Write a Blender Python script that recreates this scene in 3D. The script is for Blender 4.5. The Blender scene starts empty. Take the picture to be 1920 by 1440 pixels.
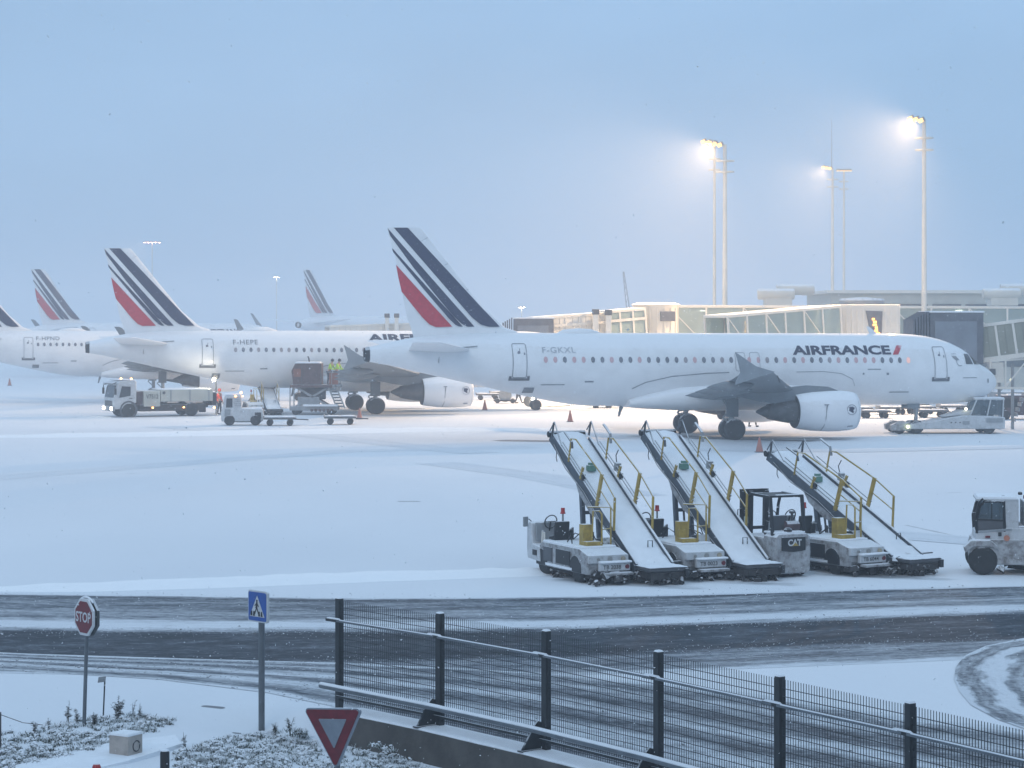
import bpy, bmesh, math, random
import numpy as np
from mathutils import Vector, Matrix

# ------------------------------------------------------------------ camera, sky, sun, exposure
scene = bpy.context.scene
COL = scene.collection
CAM_Z = 6.4
FOC = 4300.0            # focal length in pixels of a 1920 wide picture
HOR = 604.0             # row of the horizon in that picture
cam_d = bpy.data.cameras.new('camera')
cam_d.sensor_width = 36.0
cam_d.lens = 36.0 * FOC / 1920.0
cam_d.shift_y = -(720.0 - HOR) / 1920.0
cam_d.clip_start = 0.5
cam_d.clip_end = 9000.0
cam_o = bpy.data.objects.new('camera', cam_d)
cam_o.location = (0, 0, CAM_Z)
cam_o.rotation_euler = (math.radians(90), 0, 0)
COL.objects.link(cam_o)
scene.camera = cam_o

SUN_EL, SUN_ROT = math.radians(24), math.radians(200)
world = bpy.data.worlds.new('World')
scene.world = world
world.use_nodes = True
wn = world.node_tree
wn.nodes.clear()
w_out = wn.nodes.new('ShaderNodeOutputWorld')
w_bg = wn.nodes.new('ShaderNodeBackground')
w_sky = wn.nodes.new('ShaderNodeTexSky')
w_sky.sky_type = 'NISHITA'
w_sky.sun_disc = False
w_sky.sun_elevation = SUN_EL
w_sky.sun_rotation = SUN_ROT
w_sky.altitude = 100
w_sky.air_density = 1.0
w_sky.dust_density = 2.0
w_sky.ozone_density = 2.0
w_mix = wn.nodes.new('ShaderNodeMix')          # snow cloud veils the clear sky evenly
w_mix.data_type = 'RGBA'
w_mix.inputs['Factor'].default_value = 0.88
w_gt = wn.nodes.new('ShaderNodeTexCoord'); w_gs = wn.nodes.new('ShaderNodeSeparateXYZ')
w_gr = wn.nodes.new('ShaderNodeMix'); w_gr.data_type = 'RGBA'      # overcast sky, brighter overhead than at the horizon
w_gr.inputs['A'].default_value = (2.25, 3.90, 6.25, 1); w_gr.inputs['B'].default_value = (5.35, 7.25, 9.30, 1)
wn.links.new(w_gt.outputs['Generated'], w_gs.inputs[0]); wn.links.new(w_gs.outputs['Z'], w_gr.inputs['Factor'])
wn.links.new(w_gr.outputs['Result'], w_mix.inputs['B'])
wn.links.new(w_sky.outputs['Color'], w_mix.inputs['A'])
w_tc = wn.nodes.new('ShaderNodeTexCoord'); w_ns = wn.nodes.new('ShaderNodeTexNoise'); w_mp = wn.nodes.new('ShaderNodeMapping')
w_mp.inputs['Scale'].default_value = (3.0, 3.0, 9.0)
w_ns.inputs['Scale'].default_value = 1.6; w_ns.inputs['Detail'].default_value = 4
w_mr = wn.nodes.new('ShaderNodeMapRange'); w_mr.inputs['From Min'].default_value = .3; w_mr.inputs['From Max'].default_value = .7
w_mr.inputs['To Min'].default_value = .93; w_mr.inputs['To Max'].default_value = 1.05
w_ml = wn.nodes.new('ShaderNodeVectorMath'); w_ml.operation = 'SCALE'
wn.links.new(w_tc.outputs['Generated'], w_mp.inputs['Vector']); wn.links.new(w_mp.outputs['Vector'], w_ns.inputs['Vector'])
wn.links.new(w_ns.outputs['Fac'], w_mr.inputs['Value']); wn.links.new(w_mr.outputs['Result'], w_ml.inputs['Scale'])
wn.links.new(w_mix.outputs['Result'], w_ml.inputs[0]); wn.links.new(w_ml.outputs['Vector'], w_bg.inputs['Color'])
w_bg.inputs['Strength'].default_value = 0.122
wn.links.new(w_bg.outputs['Background'], w_out.inputs['Surface'])

sun_d = bpy.data.lights.new('sun', 'SUN')
sun_d.energy = 0.5
sun_d.angle = math.radians(25)
sun_d.color = (1.0, 0.95, 0.9)
sun_o = bpy.data.objects.new('sun', sun_d)
sun_o.rotation_euler = (math.radians(90) - SUN_EL, 0, math.radians(-20))
sun_o.location = (-20, -20, 60)
COL.objects.link(sun_o)

scene.view_settings.view_transform = 'Standard'
scene.view_settings.look = 'None'
scene.view_settings.exposure = 0.0
scene.view_settings.gamma = 1.0
scene.view_settings.use_curve_mapping = False
scene.cycles.use_denoising = True
scene.cycles.max_bounces = 8
scene.cycles.diffuse_bounces = 3
scene.cycles.glossy_bounces = 2
scene.cycles.transmission_bounces = 4
scene.cycles.volume_bounces = 1
scene.cycles.sample_clamp_indirect = 4.0

R = math.radians
rng = random.Random(7)

# ------------------------------------------------------------------ helpers
def G(px, py, z=0.0):
    """Point of the plane z at a place measured on the photograph."""
    d = FOC * (CAM_Z - z) / (py - HOR)
    return Vector(((px - 960.0) / FOC * d, d, z))

def AT(px, py, d):
    return Vector(((px - 960.0) / FOC * d, d, CAM_Z - (py - HOR) / FOC * d))

class MB:
    def __init__(s):
        s.v = []; s.f = []
    def add(s, verts, faces):
        o = len(s.v)
        s.v.extend([tuple(v) for v in verts])
        s.f.extend([tuple(i + o for i in f) for f in faces])
        return s
    def box(s, c, size, rz=0.0, ry=0.0, rx=0.0, taper=1.0):
        x, y, z = size[0] / 2, size[1] / 2, size[2] / 2
        M = Matrix.Rotation(rz, 3, 'Z') @ Matrix.Rotation(ry, 3, 'Y') @ Matrix.Rotation(rx, 3, 'X')
        vs = []
        for sz in (-1, 1):
            t = taper if sz > 0 else 1.0
            for sx, sy in ((-1, -1), (1, -1), (1, 1), (-1, 1)):
                vs.append(Vector(c) + M @ Vector((sx * x * t, sy * y * t, sz * z)))
        return s.add(vs, [(3, 2, 1, 0), (4, 5, 6, 7), (0, 1, 5, 4), (1, 2, 6, 5), (2, 3, 7, 6), (3, 0, 4, 7)])
    def bar(s, p0, p1, w, h=None, up=(0, 0, 1)):
        """Square bar from p0 to p1, w wide (sideways) and h deep (along up)."""
        h = w if h is None else h
        p0, p1 = Vector(p0), Vector(p1)
        d = (p1 - p0)
        if d.length < 1e-6: return s
        d.normalize()
        u = Vector(up)
        if abs(d.dot(u)) > 0.98: u = Vector((0, 1, 0)) if abs(d.y) < .9 else Vector((1, 0, 0))
        sx = d.cross(u).normalized(); uy = sx.cross(d).normalized()
        vs = []
        for p in (p0, p1):
            for a, b in ((-1, -1), (1, -1), (1, 1), (-1, 1)):
                vs.append(p + sx * a * w / 2 + uy * b * h / 2)
        return s.add(vs, [(3, 2, 1, 0), (4, 5, 6, 7), (0, 1, 5, 4), (1, 2, 6, 5), (2, 3, 7, 6), (3, 0, 4, 7)])
    def tube(s, pts, r, n=8, cap=True):
        pts = [Vector(p) for p in pts]
        rs = r if isinstance(r, (list, tuple)) else [r] * len(pts)
        rings = []
        prev = None
        for i, p in enumerate(pts):
            d = (pts[min(i + 1, len(pts) - 1)] - pts[max(i - 1, 0)])
            if d.length < 1e-9: d = Vector((0, 0, 1))
            d.normalize()
            if prev is None:
                u = Vector((0, 0, 1)) if abs(d.z) < .9 else Vector((1, 0, 0))
                a = d.cross(u).normalized()
            else:
                a = (prev - d * prev.dot(d))
                a = a.normalized() if a.length > 1e-6 else d.cross(Vector((0, 0, 1))).normalized()
            prev = a
            b = d.cross(a)
            rings.append([p + (a * math.cos(2 * math.pi * k / n) + b * math.sin(2 * math.pi * k / n)) * rs[i] for k in range(n)])
        return s.loft(rings, cap)
    def loft(s, rings, cap=True, closed=True):
        n = len(rings[0]); o = len(s.v)
        for rg in rings: s.v.extend([tuple(p) for p in rg])
        m = n if closed else n - 1
        for i in range(len(rings) - 1):
            for k in range(m):
                k2 = (k + 1) % n
                s.f.append((o + i * n + k, o + i * n + k2, o + (i + 1) * n + k2, o + (i + 1) * n + k))
        if cap and closed:
            s.f.append(tuple(o + k for k in reversed(range(n))))
            s.f.append(tuple(o + (len(rings) - 1) * n + k for k in range(n)))
        return s
    def cyl(s, p0, p1, r0, r1=None, n=16):
        return s.tube([p0, p1], [r0, r0 if r1 is None else r1], n)
    def lathe(s, c, axis, prof, n=20, cap=True):
        """prof: list of (distance along axis, radius)."""
        c = Vector(c); d = Vector(axis).normalized()
        u = Vector((0, 0, 1)) if abs(d.z) < .9 else Vector((1, 0, 0))
        a = d.cross(u).normalized(); b = d.cross(a)
        rings = [[c + d * t + (a * math.cos(2 * math.pi * k / n) + b * math.sin(2 * math.pi * k / n)) * max(r, 1e-4) for k in range(n)] for t, r in prof]
        return s.loft(rings, cap)
    def prism(s, poly, M, depth):
        """2D outline swept by depth along M's third column; M: 4x4 matrix placing the outline."""
        n = len(poly)
        a = [M @ Vector((p[0], p[1], -depth / 2)) for p in poly]
        b = [M @ Vector((p[0], p[1], depth / 2)) for p in poly]
        fs = [tuple(reversed(range(n))), tuple(range(n, 2 * n))]
        for k in range(n):
            k2 = (k + 1) % n
            fs.append((k, k2, n + k2, n + k))
        return s.add(a + b, fs)
    def quad(s, a, b, c, d):
        return s.add([a, b, c, d], [(0, 1, 2, 3)])
    def mesh(s, name, mat, smooth=None):
        me = bpy.data.meshes.new(name)
        me.from_pydata(s.v, [], s.f)
        if mat is not None: me.materials.append(mat)
        if smooth is not None:
            me.polygons.foreach_set('use_smooth', [True] * len(me.polygons))
            me.set_sharp_from_angle(angle=R(smooth))
        me.update()
        return me
    def build(s, name, mat, parent=None, smooth=38, bevel=0.0, recalc=True):
        me = s.mesh(name, mat, None)
        if recalc:
            bm = bmesh.new(); bm.from_mesh(me)
            bmesh.ops.recalc_face_normals(bm, faces=bm.faces)
            bm.to_mesh(me); bm.free()
        if smooth is not None:
            me.polygons.foreach_set('use_smooth', [True] * len(me.polygons))
            me.set_sharp_from_angle(angle=R(smooth))
        o = link(name, me, parent)
        if bevel > 0:
            b = o.modifiers.new('bevel', 'BEVEL')
            b.width = bevel; b.segments = 2; b.limit_method = 'ANGLE'; b.angle_limit = R(40)
            b.harden_normals = False
        return o

def link(name, me, parent=None, loc=None, rot=None, scale=None):
    o = bpy.data.objects.new(name, me)
    COL.objects.link(o)
    if parent is not None: o.parent = parent
    if loc is not None: o.location = loc
    if rot is not None: o.rotation_euler = rot
    if scale is not None: o.scale = scale
    return o

def tag(o, label=None, cat=None, group=None, kind=None):
    if label: o['label'] = label
    if cat: o['category'] = cat
    if group: o['group'] = group
    if kind: o['kind'] = kind
    return o

def thing(name, label, cat, loc=(0, 0, 0), rz=0.0, group=None):
    o = bpy.data.objects.new(name, None)
    o.empty_display_size = 0.3
    COL.objects.link(o)
    o.location = loc; o.rotation_euler = (0, 0, rz)
    return tag(o, label, cat, group)

def copy_tree(o, parent=None):
    c = o.copy(); COL.objects.link(c)
    if parent is not None: c.parent = parent
    for ch in list(o.children): copy_tree(ch, c)
    return c

# ------------------------------------------------------------------ materials
def new_mat(name):
    m = bpy.data.materials.new(name); m.use_nodes = True
    nt = m.node_tree
    return m, nt, nt.nodes['Principled BSDF']

def N(nt, kind, **kw):
    n = nt.nodes.new('ShaderNode' + kind)
    for k, v in kw.items():
        if k in n.inputs: n.inputs[k].default_value = v
        else: setattr(n, k, v)
    return n

def mixc(nt, fac, a, b, blend='MIX'):
    n = nt.nodes.new('ShaderNodeMix'); n.data_type = 'RGBA'; n.blend_type = blend
    for sock, val in (('Factor', fac), ('A', a), ('B', b)):
        if isinstance(val, bpy.types.NodeSocket): nt.links.new(val, n.inputs[sock])
        elif sock == 'Factor': n.inputs[sock].default_value = val
        else: n.inputs[sock].default_value = (*val, 1)
    return n.outputs['Result']

def math_n(nt, op, a, b=None, c=None, clamp=False):
    n = nt.nodes.new('ShaderNodeMath'); n.operation = op; n.use_clamp = clamp
    for i, v in enumerate((a, b, c)):
        if v is None: continue
        if isinstance(v, bpy.types.NodeSocket): nt.links.new(v, n.inputs[i])
        else: n.inputs[i].default_value = v
    return n.outputs[0]

def ramp(nt, src, lo, hi, smooth=True):
    n = nt.nodes.new('ShaderNodeMapRange')
    n.interpolation_type = 'SMOOTHSTEP' if smooth else 'LINEAR'
    n.inputs['From Min'].default_value = lo; n.inputs['From Max'].default_value = hi
    nt.links.new(src, n.inputs['Value'])
    return n.outputs['Result']

def noise(nt, vec, scale, detail=4, rough=.55, vscale=None):
    if vscale is not None:
        mp = nt.nodes.new('ShaderNodeMapping'); mp.inputs['Scale'].default_value = vscale
        nt.links.new(vec, mp.inputs['Vector']); vec = mp.outputs['Vector']
    n = N(nt, 'TexNoise', Scale=scale, Detail=detail, Roughness=rough)
    nt.links.new(vec, n.inputs['Vector'])
    return n.outputs['Fac']

SNOW = (0.80, 0.83, 0.87)
def M(name, color, rough=.6, metal=0.0, var=.15, scale=3.0, snow=0.0, grime=0.0, grime_col=(.09, .085, .08), bump=0.0, coat=0.0):
    """Paint, metal or rubber with uneven tone, optional grime and snow caught on upward faces."""
    m, nt, b = new_mat(name)
    L = nt.links.new
    tc = N(nt, 'TexCoord'); geo = N(nt, 'NewGeometry')
    n1 = noise(nt, geo.outputs['Position'], scale, 5, .6)
    lo = tuple(c * (1 - var) for c in color); hi = tuple(min(1, c * (1 + var)) for c in color)
    col = mixc(nt, ramp(nt, n1, .3, .7), lo, hi)
    if grime > 0:
        n2 = noise(nt, geo.outputs['Position'], scale * 2.3, 6, .7)
        col = mixc(nt, math_n(nt, 'MULTIPLY', ramp(nt, n2, .62 - grime * .35, .80 - grime * .15), min(1, grime + .3)), col, grime_col)
    rg = math_n(nt, 'MULTIPLY_ADD', n1, .2, rough - .1)
    if snow > 0:
        sx = N(nt, 'SeparateXYZ'); L(geo.outputs['True Normal'], sx.inputs[0])
        n3 = noise(nt, geo.outputs['Position'], 4.0, 6, .75)
        # upward faces carry snow, steep ones only specks of it
        up = ramp(nt, sx.outputs['Z'], .25, .8)
        th = math_n(nt, 'MULTIPLY_ADD', up, .42 + .25 * snow, .16 + .16 * snow)
        f = ramp(nt, math_n(nt, 'SUBTRACT', th, n3), -.10, .06)
        f = math_n(nt, 'MULTIPLY', f, min(1.0, .6 + snow * .5), clamp=True)
        col = mixc(nt, f, col, SNOW)
        rg = math_n(nt, 'MULTIPLY_ADD', f, .35, rg, clamp=True)
    L(col, b.inputs['Base Color']); L(rg, b.inputs['Roughness'])
    b.inputs['Metallic'].default_value = metal
    if coat: b.inputs['Coat Weight'].default_value = coat
    if bump:
        bp = N(nt, 'Bump', Strength=bump, Distance=.02)
        L(noise(nt, geo.outputs['Position'], scale * 6, 5, .6), bp.inputs['Height']); L(bp.outputs['Normal'], b.inputs['Normal'])
    return m

def EM(name, color, strength):
    m, nt, b = new_mat(name)
    b.inputs['Base Color'].default_value = (*color, 1)
    b.inputs['Emission Color'].default_value = (*color, 1)
    b.inputs['Emission Strength'].default_value = strength
    return m

def GLASS(name, color=(.25, .33, .36), rough=.08, trans=.55):
    m, nt, b = new_mat(name)
    geo = N(nt, 'NewGeometry')
    n1 = noise(nt, geo.outputs['Position'], 1.2, 3)
    nt.links.new(mixc(nt, n1, tuple(c * .8 for c in color), tuple(min(1, c * 1.2) for c in color)), b.inputs['Base Color'])
    b.inputs['Roughness'].default_value = rough
    b.inputs['Transmission Weight'].default_value = trans
    b.inputs['IOR'].default_value = 1.25
    return m

MAT = dict(
    plane=M('aircraft_white', (.74, .755, .77), .38, var=.05, scale=.9, snow=.25, grime=.10, grime_col=(.50, .51, .53), coat=.15),
    planegrey=M('aircraft_grey', (.20, .225, .25), .45, var=.10, scale=1.5),
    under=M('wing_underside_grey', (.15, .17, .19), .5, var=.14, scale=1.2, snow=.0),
    nacelle=M('nacelle_white', (.74, .75, .77), .35, var=.03, scale=.8, snow=.5),
    dark=M('dark_metal', (.022, .025, .030), .6, .2, snow=.06, grime=.1),
    hotmetal=M('exhaust_metal', (.10, .10, .105), .45, .7, var=.25),
    seam=M('seam_grey', (.20, .22, .25), .7, var=.2),
    sill=M('door_sill_metal', (.14, .15, .17), .5, .4, var=.2),
    window=M('cabin_window', (.17, .18, .21), .25, var=.35, scale=2.5),
    windowlit=EM('cabin_window_lit', (.40, .27, .30), .22),
    cockpit=M('cockpit_glass', (.035, .04, .05), .15, var=.2),
    navy=M('livery_navy', (.010, .018, .065), .4, var=.12, scale=5, snow=.10),
    titlenavy=M('title_navy', (.008, .014, .05), .4, var=.12, scale=5),
    red=M('livery_red', (.46, .015, .04), .4, var=.12, scale=5, snow=.08),
    tyre=M('tyre_rubber', (.022, .023, .025), .85, var=.3, scale=8, snow=.12, grime=.1),
    hub=M('wheel_hub', (.35, .36, .38), .5, .5, snow=.15, grime=.3),
    strut=M('gear_strut', (.32, .34, .36), .5, .4, var=.2),
    white=M('vehicle_white', (.48, .50, .52), .45, var=.10, snow=.55, grime=.35, grime_col=(.20, .19, .18)),
    dirtywhite=M('vehicle_dirty_white', (.36, .37, .385), .55, var=.18, scale=2.5, snow=.45, grime=.65, grime_col=(.11, .095, .09)),
    muck=M('undercarriage_muck', (.030, .029, .031), .9, var=.6, scale=5, snow=.28, grime=.4, bump=.5),
    panelgrey=M('panel_grey', (.26, .28, .30), .55, var=.12, snow=.5, grime=.25),
    darkgrey=M('dark_grey_paint', (.07, .075, .085), .6, var=.2, snow=.35, grime=.2),
    steelblue=M('belt_frame_blue_grey', (.062, .078, .10), .6, .1, var=.25, scale=5, snow=.45, grime=.25),
    cream=M('bridge_cream', (.66, .63, .57), .6, var=.06, scale=.8, snow=.45),
    creamdark=M('bridge_panel_grey', (.42, .43, .39), .6, var=.08, scale=1.0, snow=.3),
    bellows=M('bellows_dark_grey', (.12, .125, .145), .85, var=.2, scale=2, snow=.25),
    yellow=M('safety_yellow', (.36, .25, .045), .55, var=.2, scale=6, snow=.35, grime=.35, grime_col=(.16, .12, .05)),
    black=M('black_paint', (.010, .011, .014), .55, var=.3, snow=.06),
    snow=M('settled_snow', (.80, .83, .87), .9, var=.04, scale=3, bump=.25),
    galv=M('galvanised_steel', (.13, .15, .17), .55, .3, var=.18, scale=4, snow=.45),
    post=M('fence_post_steel', (.026, .031, .036), .65, .2, var=.25, scale=6, snow=.22),
    wire=M('fence_wire', (.035, .042, .05), .65, .2, var=.2),
    concrete=M('wall_concrete', (.085, .078, .072), .9, var=.25, scale=2.2, snow=.25, grime=.3, grime_col=(.07, .07, .065), bump=.4),
    block=M('concrete_block', (.40, .36, .33), .9, var=.15, scale=6, snow=.5, grime=.15, bump=.4),
    signred=M('sign_red', (.135, .004, .012), .45, var=.2, scale=12, snow=.08),
    signwhite=M('sign_white', (.52, .54, .56), .45, var=.08, scale=8, snow=.35),
    signgrey=M('sign_grey_white', (.19, .22, .26), .45, var=.10, scale=8, snow=.25),
    signblue=M('sign_blue', (.010, .075, .32), .4, var=.12, scale=10, snow=.18),
    signback=M('sign_back', (.05, .055, .06), .6, var=.2, snow=.2),
    hivis=M('hivis_yellow', (.46, .72, .06), .75, var=.1, scale=8),
    orange=M('hivis_red_orange', (.80, .10, .06), .75, var=.1, scale=8),
    cloth=M('dark_cloth', (.025, .03, .045), .85, var=.2, scale=9),
    skin=M('skin', (.42, .27, .20), .6, var=.08),
    cone=M('cone_orange', (.36, .14, .11), .6, var=.15, snow=.35),
    rust=M('container_brown', (.085, .055, .06), .7, var=.35, scale=3, snow=.25, grime=.3),
    rustred=M('faded_red_panel', (.22, .085, .06), .7, var=.25, scale=3, snow=.3),
    amber=EM('amber_lamp', (1, .45, .10), 14),
    regmark=M('registration_grey', (.40, .43, .47), .6),
    redlamp=M('red_lamp_lens', (.45, .03, .03), .3, snow=.1),
    lamp=EM('lamp_white', (1, .93, .78), 24),
    flood=EM('flood_lamp_warm', (1, .60, .20), 1.9),
    pinklamp=EM('flood_lamp_far', (1, .55, .42), 22),
    led=EM('amber_sign_glow', (1, .42, .08), 5),
    glass=GLASS('walkway_glass', (.50, .60, .58)),
    vglass=GLASS('vehicle_glass', (.22, .28, .32), .12, .75),
    grass=M('frosted_grass', (.030, .050, .034), .9, var=.5, scale=9, snow=.22),
    weed=M('dry_weed', (.022, .028, .022), .9, var=.4, scale=12, snow=.10),
)
# ------------------------------------------------------------------ ground, roads, haze
FENCE = [(-2.81, 37.31), (-1.11, 35.4), (0.5, 33.38), (2.0, 31.28), (3.4, 29.11), (4.7, 27.07), (5.95, 24.95), (7.1, 22.8)]
WALL_TOP = .15
def pchip(x, xs, ys):
    return float(np.interp(x, xs, ys))
def fence_side(x, y):
    """Metres in front (camera side) of the fence line."""
    ys = [p[1] for p in FENCE][::-1]; xs = [p[0] for p in FENCE][::-1]
    fx = np.interp(y, ys, xs)
    if y > ys[-1]: fx = xs[-1] + (y - ys[-1]) * (-.6)
    return (fx - x) * .87
def sstep(a, b, x):
    t = max(0.0, min(1.0, (x - a) / (b - a))); return t * t * (3 - 2 * t)
def terrain(x, y):
    if y > 44: return 0.0
    q = fence_side(x, y)
    dip = sstep(.10, .32, q) * (1 - sstep(.8, 4.0, q)) * (1 - sstep(36.3, 38.5, y))
    low = -.25 * (1 - sstep(28, 35, y)) * sstep(.10, .4, q)
    return -.34 * dip + low * (1 - dip) + .03 * math.sin(x * 2.7 + y * 1.1) * sstep(.4, 1.2, q) * (1 - sstep(35.5, 38, y))

gx = sorted(set([-2600, -1500, -800, -400, -200, -100, -60, -40, -25, -16, -13] + [round(-11 + i * .16, 3) for i in range(126)] + [10, 13, 18, 28, 40, 60, 100, 200, 400, 800, 1500, 2600]))
gy = [-60, -20, 0, 8, 14, 18] + [round(20 + i * .16, 3) for i in range(126)] + [41, 43, 46, 50, 55, 60, 70, 80, 90, 100, 110, 120, 130, 140, 160, 180, 200, 220, 250, 280, 320, 360, 420, 500, 600, 800, 1100, 1500, 2200, 3200]
gm = MB()
gm.v = [(x, y, terrain(x, y)) for y in gy for x in gx]
W = len(gx)
gm.f = [(j * W + i, j * W + i + 1, (j + 1) * W + i + 1, (j + 1) * W + i) for j in range(len(gy) - 1) for i in range(W - 1)]

def capsule(nt, pos, a, b, r, soft):
    """1 inside a capsule of the ground plane from a to b."""
    ax, ay = a; bx, by = b
    dx, dy = bx - ax, by - ay; L2 = dx * dx + dy * dy + 1e-6
    sp = N(nt, 'SeparateXYZ'); nt.links.new(pos, sp.inputs[0])
    px = math_n(nt, 'SUBTRACT', sp.outputs['X'], ax); py = math_n(nt, 'SUBTRACT', sp.outputs['Y'], ay)
    t = math_n(nt, 'DIVIDE', math_n(nt, 'MULTIPLY_ADD', px, dx, math_n(nt, 'MULTIPLY', py, dy)), L2, clamp=True)
    ex = math_n(nt, 'SUBTRACT', px, math_n(nt, 'MULTIPLY', t, dx)); ey = math_n(nt, 'SUBTRACT', py, math_n(nt, 'MULTIPLY', t, dy))
    d = math_n(nt, 'SQRT', math_n(nt, 'ADD', math_n(nt, 'MULTIPLY', ex, ex), math_n(nt, 'MULTIPLY', ey, ey)))
    return ramp(nt, d, r + soft, max(0, r - soft))

def ground_material():
    m, nt, b = new_mat('snowy_ground')
    L = nt.links.new
    geo = N(nt, 'NewGeometry'); P = geo.outputs['Position']
    n1 = noise(nt, P, .035, 4, .55, (1, .5, 1)); n2 = noise(nt, P, .9, 5, .6); n3 = noise(nt, P, 7, 4, .6)
    snowc = mixc(nt, ramp(nt, n1, .3, .7), (.69, .725, .77), (.79, .815, .85))
    # wind-swept places where the concrete shows through
    thin = math_n(nt, 'MULTIPLY', ramp(nt, noise(nt, P, .05, 6, .65, (.35, 1, 1)), .56, .74), .35)
    col = mixc(nt, thin, snowc, (.50, .53, .58))
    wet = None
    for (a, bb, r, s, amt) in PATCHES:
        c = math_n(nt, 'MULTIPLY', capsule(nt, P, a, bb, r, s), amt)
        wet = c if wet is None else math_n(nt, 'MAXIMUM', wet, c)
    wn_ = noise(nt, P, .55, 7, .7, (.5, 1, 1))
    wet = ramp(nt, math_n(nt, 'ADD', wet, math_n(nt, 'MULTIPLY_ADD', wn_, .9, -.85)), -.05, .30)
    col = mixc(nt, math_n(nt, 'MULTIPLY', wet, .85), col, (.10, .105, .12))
    L(col, b.inputs['Base Color'])
    b.inputs['Roughness'].default_value = .85
    bp = N(nt, 'Bump', Strength=.35, Distance=.08)
    L(math_n(nt, 'MULTIPLY_ADD', n3, .25, n2), bp.inputs['Height']); L(bp.outputs['Normal'], b.inputs['Normal'])
    return m

def g2(px, py):
    p = G(px, py); return (p.x, p.y)
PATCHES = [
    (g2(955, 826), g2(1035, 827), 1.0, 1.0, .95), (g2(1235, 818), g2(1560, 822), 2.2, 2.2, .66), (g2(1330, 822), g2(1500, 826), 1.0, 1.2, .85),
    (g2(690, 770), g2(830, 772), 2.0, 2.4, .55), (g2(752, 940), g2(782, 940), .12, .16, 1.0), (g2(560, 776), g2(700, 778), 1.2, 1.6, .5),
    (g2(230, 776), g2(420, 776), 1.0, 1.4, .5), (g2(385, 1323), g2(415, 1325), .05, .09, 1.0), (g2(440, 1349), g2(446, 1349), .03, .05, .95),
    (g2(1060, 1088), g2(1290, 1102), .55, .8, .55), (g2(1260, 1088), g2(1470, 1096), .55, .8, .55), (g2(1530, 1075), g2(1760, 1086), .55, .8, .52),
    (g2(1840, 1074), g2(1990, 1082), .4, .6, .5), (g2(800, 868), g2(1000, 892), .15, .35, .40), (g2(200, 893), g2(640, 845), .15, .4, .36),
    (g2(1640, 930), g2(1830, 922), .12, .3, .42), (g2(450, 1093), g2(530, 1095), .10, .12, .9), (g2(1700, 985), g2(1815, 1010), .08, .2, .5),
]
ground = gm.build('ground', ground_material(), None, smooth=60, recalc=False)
tag(ground, kind='structure')

# roads: sheets with a lengthwise u (metres) and a crosswise v
def strip_object(name, rows, vs, mat, z):
    """rows: list of (u, [points across]) ; vs: v of each point across."""
    me = bpy.data.meshes.new(name)
    K = len(vs); verts = []; uv = []
    for u, pts in rows:
        for p, v in zip(pts, vs): verts.append((p[0], p[1], z)); uv.append((u, v))
    faces = [(i * K + k, (i + 1) * K + k, (i + 1) * K + k + 1, i * K + k + 1) for i in range(len(rows) - 1) for k in range(K - 1)]
    me.from_pydata(verts, [], faces)
    lay = me.uv_layers.new(name='road')
    for li, lp in enumerate(me.loops): lay.data[li].uv = uv[lp.vertex_index]
    me.materials.append(mat)
    bm = bmesh.new(); bm.from_mesh(me)
    for f in bm.faces:
        if f.normal.z < 0: f.normal_flip()
    bm.to_mesh(me); bm.free()
    o = link(name, me); tag(o, kind='structure'); return o

def road_material(name, stops, across, dark=(.017, .024, .033), slush=(.11, .13, .16)):
    """stops: (v, how much snow lies there). across: width in metres."""
    m, nt, b = new_mat(name)
    L = nt.links.new
    uv = N(nt, 'UVMap', uv_map='road'); geo = N(nt, 'NewGeometry'); P = geo.outputs['Position']
    sx = N(nt, 'SeparateXYZ'); L(uv.outputs['UV'], sx.inputs[0])
    cb = N(nt, 'CombineXYZ'); L(math_n(nt, 'MULTIPLY', sx.outputs['X'], .26), cb.inputs['X']); L(math_n(nt, 'MULTIPLY', sx.outputs['Y'], across), cb.inputs['Y'])
    S = cb.outputs['Vector']
    wob = noise(nt, S, .9, 7, .68)
    v = math_n(nt, 'MULTIPLY_ADD', math_n(nt, 'SUBTRACT', wob, .5), 1.4 / across, sx.outputs['Y'])
    cr = nt.nodes.new('ShaderNodeValToRGB'); L(v, cr.inputs['Fac'])
    e = cr.color_ramp.elements
    while len(e) < len(stops): e.new(.5)
    for el, (p, s) in zip(e, stops): el.position = p; el.color = (s, s, s, 1)
    st1 = noise(nt, S, 2.6, 6, .66); st2 = noise(nt, P, 9.0, 8, .78, (.55, 1, 1)); st3 = noise(nt, S, 8, 4, .6)
    nn = math_n(nt, 'ADD', math_n(nt, 'MULTIPLY', st1, .36), math_n(nt, 'ADD', math_n(nt, 'MULTIPLY', st2, .46), math_n(nt, 'MULTIPLY', st3, .18)))
    # snow wins where the profile is above the noise
    d = math_n(nt, 'SUBTRACT', cr.outputs['Color'], math_n(nt, 'MULTIPLY_ADD', nn, 2.6, -.80))
    f = ramp(nt, d, -.40, .40)
    mid = ramp(nt, d, -.72, .05)
    col = mixc(nt, f, mixc(nt, mid, dark, slush), mixc(nt, ramp(nt, st2, .3, .7), (.64, .68, .73), (.77, .80, .84)))
    L(col, b.inputs['Base Color'])
    L(math_n(nt, 'MULTIPLY_ADD', f, .20, .70), b.inputs['Roughness']); b.inputs['Specular IOR Level'].default_value = .18
    bp = N(nt, 'Bump', Strength=.8, Distance=.10)
    L(math_n(nt, 'MULTIPLY_ADD', f, .5, nn), bp.inputs['Height']); L(bp.outputs['Normal'], b.inputs['Normal'])
    return m

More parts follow.
